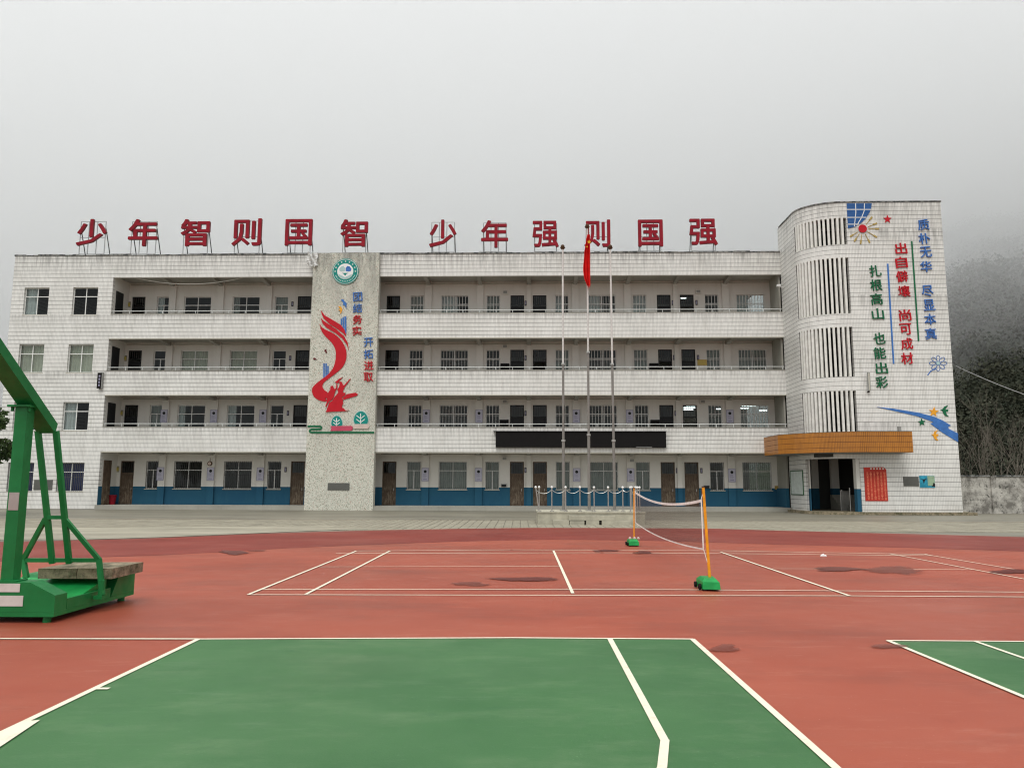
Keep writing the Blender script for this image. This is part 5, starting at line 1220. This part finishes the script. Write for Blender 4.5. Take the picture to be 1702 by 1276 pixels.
mb = MB(); a, b = B_ - og, B2 - og; mb.tube([a, b], .011, 5); a, b = A_ - og, A2 - og; mb.tube([a, b], .011, 5); part('side_tape', mb, 'net_tape', N)
mb = MB(); a = B2 - og; mb.tube([a, n1b + Vector((-.03, 0, .42)) - og], .006, 5); mb.tube([B_ - og, n1t - og - Vector((0, 0, .05))], .006, 5); mb.tube([A_ - og, n2t - og - Vector((0, 0, .03))], .006, 5); part('tie_cord', mb, 'net_tape', N)
mb = MB()
for i in range(1, 240):
    t = i / 240; mb.tube([top_pt(t) - og - Vector((0, 0, .06)), bot_pt(t) - og], .0011, 3, cap=False)
for j in range(1, 20):
    s = j / 20; mb.tube([(top_pt(i / 24) * (1 - s) + bot_pt(i / 24) * s) - og for i in range(25)], .0011, 3, cap=False)
m_ = part('mesh', mb, 'net_cord', N); m_['kind'] = 'stuff'

# ================================================================== BASKETBALL STAND
bx0, bx1, by0, by1 = -6.62, -5.33, ground(78, 1038.5).y, ground(223, 998.5).y
S = thing('basketball_stand', 'green portable basketball stand with leaning struts and labelled base', 'basketball stand', ((bx0 + bx1) / 2, by0, .02))
cx = (bx0 + bx1) / 2; hw = (bx1 - bx0) / 2; L_ = by1 - by0
g0 = .07
mb = MB()      # floor tray and low side walls
mb.box(-hw, hw, .0, L_, g0, g0 + .05); mb.box(hw - .04, hw, .25, L_ - .62, g0 + .051, g0 + .17); mb.box(-hw, -hw + .04, .25, L_ - .62, g0 + .051, g0 + .17)
part('base_tray', mb, 'stand_green', S)
mb = MB()      # tall front box with chamfered shoulders
pts = [(-hw, g0 + .051), (hw, g0 + .051), (hw, .31), (hw - .30, .455), (-hw + .30, .455), (-hw, .31)]
mb.prism(pts, -.001, .24); part('front_box', mb, 'stand_green', S)
mb = MB()      # deck sloping up from the tray to the ballast slabs
mb.hexa([(-hw + .045, .245, g0 + .053), (hw - .045, .245, g0 + .053), (hw - .045, L_ - .65, g0 + .053), (-hw + .045, L_ - .65, g0 + .053), (-hw + .045, .25, g0 + .07), (hw - .045, .25, g0 + .07), (hw - .045, L_ - .65, .37), (-hw + .045, L_ - .65, .37)]); part('sloping_deck', mb, 'base_green', S)
mb = MB()
mb.hexa([(-hw, L_ - .6, g0 + .053), (hw, L_ - .6, g0 + .053), (hw, L_, g0 + .053), (-hw, L_, g0 + .053), (-hw, L_ - .42, .385), (hw, L_ - .42, .385), (hw, L_, .385), (-hw, L_, .385)]); part('rear_box', mb, 'stand_green', S)
for x, y in ((-hw + .15, .1), (hw - .12, .08), (-hw + .15, L_ - .12), (hw - .12, L_ - .1)):
    mb = MB(); mb.cyl(x, y, .0, g0, .045, 10); part('foot', mb, 'stand_green', S)
ly = -.004
def lab(x0, x1, y0, y1, nm='label', mat='label_white'):
    a, b = at_depth(x0, y0, by0), at_depth(x1, y1, by0); mb = MB(); mb.box(max(a.x, bx0 + .2) - cx, b.x - cx, ly - .004, ly, b.z - .02, a.z - .02); part(nm, mb, mat, S)
lab(-40, 33, 969, 983.5); lab(-40, 38, 989, 1007)
# post
YP = by0 + .06
pb, pt = at_depth(10.5, 967, YP), at_depth(33.5, 672, YP)
PW = .145
mb = MB(); zt_ = pt.z; mb.hexa([(a - cx, b - by0, c - .02) for a, b, c in ((pb.x - PW / 2, YP, .44), (pb.x + PW / 2, YP, .44), (pb.x + PW / 2, YP + .14, .44), (pb.x - PW / 2, YP + .14, .44), (pb.x - PW / 2, YP, zt_), (pb.x + PW / 2, YP, zt_), (pb.x + PW / 2, YP + .14, zt_), (pb.x - PW / 2, YP + .14, zt_))])
pp = part('post', mb, 'stand_green', S)
a, b = at_depth(14.5, 818, YP), at_depth(27.5, 847.5, YP); mb = MB(); mb.box(a.x - cx + .01, b.x - cx + .02, YP - by0 - .006, YP - by0 - .001, b.z - .02, a.z - .02); part('maker_plate', mb, 'steel', pp)
mb = MB(); mb.box(pb.x - cx - .14, pb.x - cx + .14, YP - by0 - .05, YP - by0 + .17, .456, .470); part('foot_flange', mb, 'stand_green', pp)
mb = MB(); mb.box(pt.x - cx - .13, pt.x - cx + .13, YP - by0 - .04, YP - by0 + .2, zt_ - .05, zt_ - .025)
for dx in (-.10, .10): mb.cyl(pt.x - cx + dx, YP - by0 + .02, zt_ - .10, zt_ - .02, .018, 6)
part('top_flange', mb, 'stand_green', pp)
# arm in the y-z plane: from the rear end up and forward over the camera side
YR = by0 + .54; ar = at_depth(77, 720, YR)            # underside of the rear end
ax = ar.x; aw = .112
slope = (zt_ - ar.z) / (YR - YP - .05)
YFt = by0 - 2.2
zF = ar.z + slope * (YR - YFt)
mb = MB(); th = .10
for (ya, za, yb, zb_) in ((YR, ar.z, YFt, zF),):
    mb.hexa([(ax - aw - cx, ya - by0, za - .02), (ax + aw - cx, ya - by0, za - .02), (ax + aw - cx, yb - by0, zb_ - .02), (ax - aw - cx, yb - by0, zb_ - .02),
             (ax - aw - cx, ya - by0 + .04, za + th), (ax + aw - cx, ya - by0 + .04, za + th), (ax + aw - cx, yb - by0 + .05, zb_ + th), (ax - aw - cx, yb - by0 + .05, zb_ + th)])
part('arm', mb, 'stand_green', S)
# rear struts, lower frame
zbar = at_depth(92, 858, by0 + 1.12).z; 
def P3(px, py, Y): p = at_depth(px, py, Y); return Vector((p.x - cx, Y - by0, p.z - .02))
yA, yBm, yC = YR, by0 + 1.15, by0 + .84
def strut(a, b, w=.06, nm='strut', h=.05): mb = MB(); mb.bar(a, b, w, h); part(nm, mb, 'stand_green', S)
strut(P3(63, 716, YR), P3(87, 936, by0 + .84), .062); strut(P3(93, 716, YR), P3(115, 936, by0 + .84), .062)
strut(P3(80, 859.5, by0 + .72), P3(107, 859.5, by0 + .74), .045, 'crossbar')
strut(P3(76, 861, by0 + .74), P3(38.5, 930, by0 + .84), .05, 'brace'); strut(P3(107, 861, by0 + .74), P3(165, 930, by0 + .84), .05, 'brace')
strut(P3(38, 930.5, by0 + .84), P3(166, 930.5, by0 + .84), .05, 'crossbar')
strut(P3(38.5, 928, by0 + .84), P3(44, 960, by0 + .80), .055, 'leg'); strut(P3(164.5, 928, by0 + .84), P3(170, 988, by0 + .80), .055, 'leg')
mb = MB(); c_ = P3(168, 985, by0 + .80); mb.cyl(c_.x, c_.y, c_.z - .06, c_.z + .16, .035, 8); mb.box(c_.x - .07, c_.x + .04, c_.y - .05, c_.y + .05, c_.z - .07, c_.z - .03); part('pivot_bracket', mb, 'stand_green', S)
# board and hoop at the end of the arm (just outside the frame, upper left)
ex, ey, ez = ax - cx, YFt - by0, zF
mb = MB(); mb.box(ex - .9, ex + .9, ey - .06, ey - .02, ez - .75, ez + .25); bd = part('backboard', mb, 'white_paint', S)
mb = MB(); z_ = ez - .28
mb.tube([(ex + .225 * math.cos(t * math.pi / 12), ey - .34 + .225 * math.sin(t * math.pi / 12), z_) for t in range(25)], .01, 6); mb.box(ex - .05, ex + .05, ey - .12, ey - .061, z_ - .05, z_ + .02); part('rim', mb, 'mural_orange', S)
# two concrete ballast slabs on the shelf
zsb = .41
for x0, x1, lbl, dz in ((63, 126.5, 'left mossy concrete slab weighing down the basketball stand', 0), (127.5, 187, 'right mossy concrete slab on the basketball stand rear', .004)):
    a, b = at_depth(x0, 955, by0 + .9), at_depth(x1, 955, by0 + .9)
    c_ = (a.x + b.x) / 2; h_ = (b.x - a.x) / 2 - .004; mb = MB(); rnd = random.Random(int(x0)); j = lambda: rnd.uniform(-.008, .008)
    if x0 > 100: h_ += .0
    mb.hexa([(-h_ + j(), j(), 0), (h_ + j(), j(), 0), (h_ + j(), .8 + j(), 0), (-h_ + j(), .8 + j(), 0), (-h_ + j(), j(), .125 + dz), (h_ + j(), j(), .125 + dz), (h_ + j(), .8 + j(), .125 + dz), (-h_ + j(), .8 + j(), .125 + dz)])
    o = link('concrete_slab', mb.data('concrete_slab', 'slab_moss'), None, (c_, by0 + .9, zsb)); tag(o, lbl, 'slab', 'ballast slabs on the basketball stand')

# ================================================================== BOUNDARY WALL, TREES, HILL
WY = 46.5
wa = at_depth(1597, 850, WY); zwt = at_depth(1650, 792, WY).z
BW = thing('boundary_wall', 'weathered grey boundary wall with piers at the right of the tower', 'wall', (wa.x, WY, 0))
x = -1.2; ends = [at_depth(p, 850, WY).x - wa.x for p in (1654, 1712, 1770, 1828)] 
prev = -2.0
for i, e in enumerate(ends + [ends[-1] + 6]):
    mb = MB(); mb.box(prev, e - .15, 0, .22, -.02, zwt); part('panel', mb, 'old_wall', BW)
    mb = MB(); mb.box(e - .15, e + .15, -.07, .29, -.02, zwt + .04); part('pier', mb, 'old_wall', BW)
    mb = MB(); mb.box(prev, e - .152, -.05, .27, zwt + .001, zwt + .09); part('coping', mb, 'coping', BW)
    prev = e + .15
def leafy(name, label, x, y, zb, zt, rx, n, leaf_mat, seed, lsz=.16, trunk_r=.12, cat='tree'):
    rnd = random.Random(seed); o = thing(name, label, cat, (x, y, 0))
    mb = MB(); mb.tube([(0, 0, 0), (.08, .05, zb * .6), (-.05, .1, zb + .5)], trunk_r, 8, 0, trunk_r * .6)
    for i in range(9):
        a = rnd.uniform(0, 6.28); r = rx * rnd.uniform(.4, .8); mb.tube([(-.02, .05, zb * .75), (r * .5 * math.cos(a), r * .5 * math.sin(a), zb + (zt - zb) * .3), (r * math.cos(a), r * math.sin(a), zb + (zt - zb) * rnd.uniform(.35, .85))], trunk_r * .4, 5, 0, .02)
    part('trunk', mb, 'bark', o)
    mb = MB(); blobs = [(rnd.uniform(-.75, .75) * rx, rnd.uniform(-.75, .75) * rx, zb + (zt - zb) * rnd.uniform(.15, .85), rnd.uniform(.25, .45) * rx) for _ in range(26)]
    for i in range(n):
        bx, by_, bz, br = rnd.choice(blobs); d = Vector((rnd.gauss(0, 1), rnd.gauss(0, 1), rnd.gauss(0, .9))).normalized() * br * rnd.uniform(.55, 1.08)
        c = Vector((bx, by_, bz)) + d; a = Vector((rnd.gauss(0, 1), rnd.gauss(0, 1), rnd.gauss(0, 1))).normalized() * lsz * rnd.uniform(.6, 1.3)
        b_ = a.cross(Vector((rnd.gauss(0, 1), rnd.gauss(0, 1), rnd.gauss(0, 1)))).normalized() * lsz * .45
        mb.quad(c - a, c - b_, c + a, c + b_)
    part('crown', mb, leaf_mat, o); return o
tp = at_depth(-68, 760, 38)
leafy('broadleaf_tree', 'dark green bushy tree at the left edge behind the basketball stand', tp.x, 38, at_depth(0, 800, 38).z + .3, at_depth(0, 668, 38).z, 1.9, 9000, 'tree_leaf', 5)
def bare_tree(label, px, Y, h, seed, spread=.5, z0=0):
    rnd = random.Random(seed); p = at_depth(px, 800, Y); o = thing('bare_tree', label, 'tree', (p.x, Y, z0), 0, 'bare trees behind the boundary wall'); mb = MB(); tw = MB()
    def grow_(a, d, L, r, depth):
        b = a + d * L; mid = a + d * L * .5 + Vector((rnd.uniform(-.06, .06), rnd.uniform(-.06, .06), 0)) * L
        (mb if depth < 2 else tw).tube([a, mid, b], r, 5 if depth < 2 else 3, 0, r * .68, cap=False)
        if depth >= 4: return
        for i in range(3 if depth < 1 else 2):
            nd = (d + Vector((rnd.uniform(-1, 1), rnd.uniform(-1, 1), rnd.uniform(-.25, .6))) * spread).normalized()
            grow_(b if i < 2 else mid, nd, L * rnd.uniform(.62, .85), r * .62, depth + 1)
    for i in range(3): grow_(Vector((rnd.uniform(-.2, .2), rnd.uniform(-.2, .2), 0)), Vector((rnd.uniform(-.4, .4), rnd.uniform(-.3, .3), 1)).normalized(), h * .27, h * .0045 + .006, 0)
    part('trunk', mb, 'bare_bark', o); part('branches', tw, 'bare_bark', o)['kind'] = 'stuff'
bare_tree('bare tree with spreading twigs close behind the wall by the tower', 1622, 52, 6.5, 11)
bare_tree('tall bare tree rising left of the wall pier', 1640, 58, 10.5, 12, .42)
bare_tree('wide bare tree in the middle behind the boundary wall', 1668, 55, 8.5, 13, .55)
bare_tree('bare tree at the far right above the wall', 1700, 60, 9.5, 14, .5)
bare_tree('slender bare tree hugging the tower edge', 1606, 60, 8, 15, .4)
# hillside terrain rising behind, steeper to the right
def lerp(tb, x):
    for (a, va), (b, vb) in zip(tb[:-1], tb[1:]):
        if x <= b: return va + (vb - va) * max(0, (x - a)) / (b - a)
    return tb[-1][1]
SL = [(-1.6, .42), (-.75, .36), (-.55, .27), (-.2, .20), (.1, .20), (.28, .24), (.40, .36), (.50, .50), (.62, .60), (1.6, .66)]
ST = [(-1.6, 120), (-.6, 130), (-.2, 110), (.3, 75), (.45, 62), (1.6, 60)]
from mathutils import noise as mnoise
def hill(x, y):
    r = x / max(y, 1); s = lerp(SL, r); d0 = lerp(ST, r)
    if y < d0: return 0
    d = y - d0; z = s * d * (1 - .5 * math.exp(-d / 25)); z = 120 * (1 - math.exp(-z / 120 - .35 * (z / 120) ** 2))
    return z + min(d * .12, 9) * mnoise.noise(Vector((x * .02, y * .02, 0))) + min(d * .05, 2.2) * mnoise.noise(Vector((x * .09, y * .09, 3)))
ys = [58 + 2.2 * i for i in range(46)] + [160 + 8 * i * (1 + i * .035) for i in range(1, 34)]
mb = MB(); rs = [-1.6 + 3.2 * i / 150 for i in range(151)]
for y in ys:
    for r in rs: mb.v.append((r * y, y, hill(r * y, y) - .05))
n = len(rs)
for j in range(len(ys) - 1):
    for i in range(n - 1): a = j * n + i; mb.f.append((a, a + 1, a + n + 1, a + n)); mb.mi.append(0)
o = struct('hillside', mb, 'hill_scrub')
for p in o.data.polygons: p.use_smooth = True
# scrub and trees covering the near right slope: one mass
rnd = random.Random(21); mb = MB()
def clump(c, r, nl):
    for _ in range(nl):
        d = Vector((rnd.gauss(0, 1), rnd.gauss(0, 1), abs(rnd.gauss(0, 1)))).normalized() * r * rnd.uniform(.5, 1.05); q_ = c + Vector((d.x, d.y, d.z * 1.25))
        a = Vector((rnd.gauss(0, 1), rnd.gauss(0, 1), rnd.gauss(0, 1))).normalized() * rnd.uniform(.13, .26) * (.5 + r * .28); b_ = a.cross(Vector((rnd.gauss(0, 1), rnd.gauss(0, 1), rnd.gauss(0, 1)))).normalized() * a.length * .6
        mb.quad(q_ - a, q_ - b_, q_ + a, q_ + b_)
for i in range(2300):
    y = 61 + 150 * rnd.random() ** 1.5; r = rnd.uniform(.50, .80); x = r * y; z = hill(x, y)
    clump(Vector((x, y, z)), rnd.uniform(.7, 2.2) * (1 + (y - 61) / 150), 60)
for i in range(500):
    y = rnd.uniform(150, 320); r = rnd.uniform(-.80, -.62); x = r * y; clump(Vector((x, y, hill(x, y))), rnd.uniform(2, 4.5), 26)
o = link('hillside_scrub', mb.data('hillside_scrub', 'scrub_leaf')); o['kind'] = 'stuff'
# low cloud lying on the hills behind the school
cm = bpy.data.materials.new('cloud'); cm.use_nodes = True; nt = cm.node_tree; nt.nodes.remove(nt.nodes['Principled BSDF'])
pv = nt.nodes.new('ShaderNodeVolumePrincipled'); pv.inputs['Density'].default_value = .023; pv.inputs['Color'].default_value = (.992, .996, .998, 1); pv.inputs['Anisotropy'].default_value = .0
nt.links.new(pv.outputs[0], nt.nodes['Material Output'].inputs['Volume']); MATS['cloud'] = cm
for cx0, cx1, cy0 in ((-1500, 1500, 91),):
    mb = MB(); mb.box(cx0, cx1, cy0, 1200, -3, 150); o = link('low_cloud', mb.data('low_cloud', 'cloud')); o['kind'] = 'stuff'
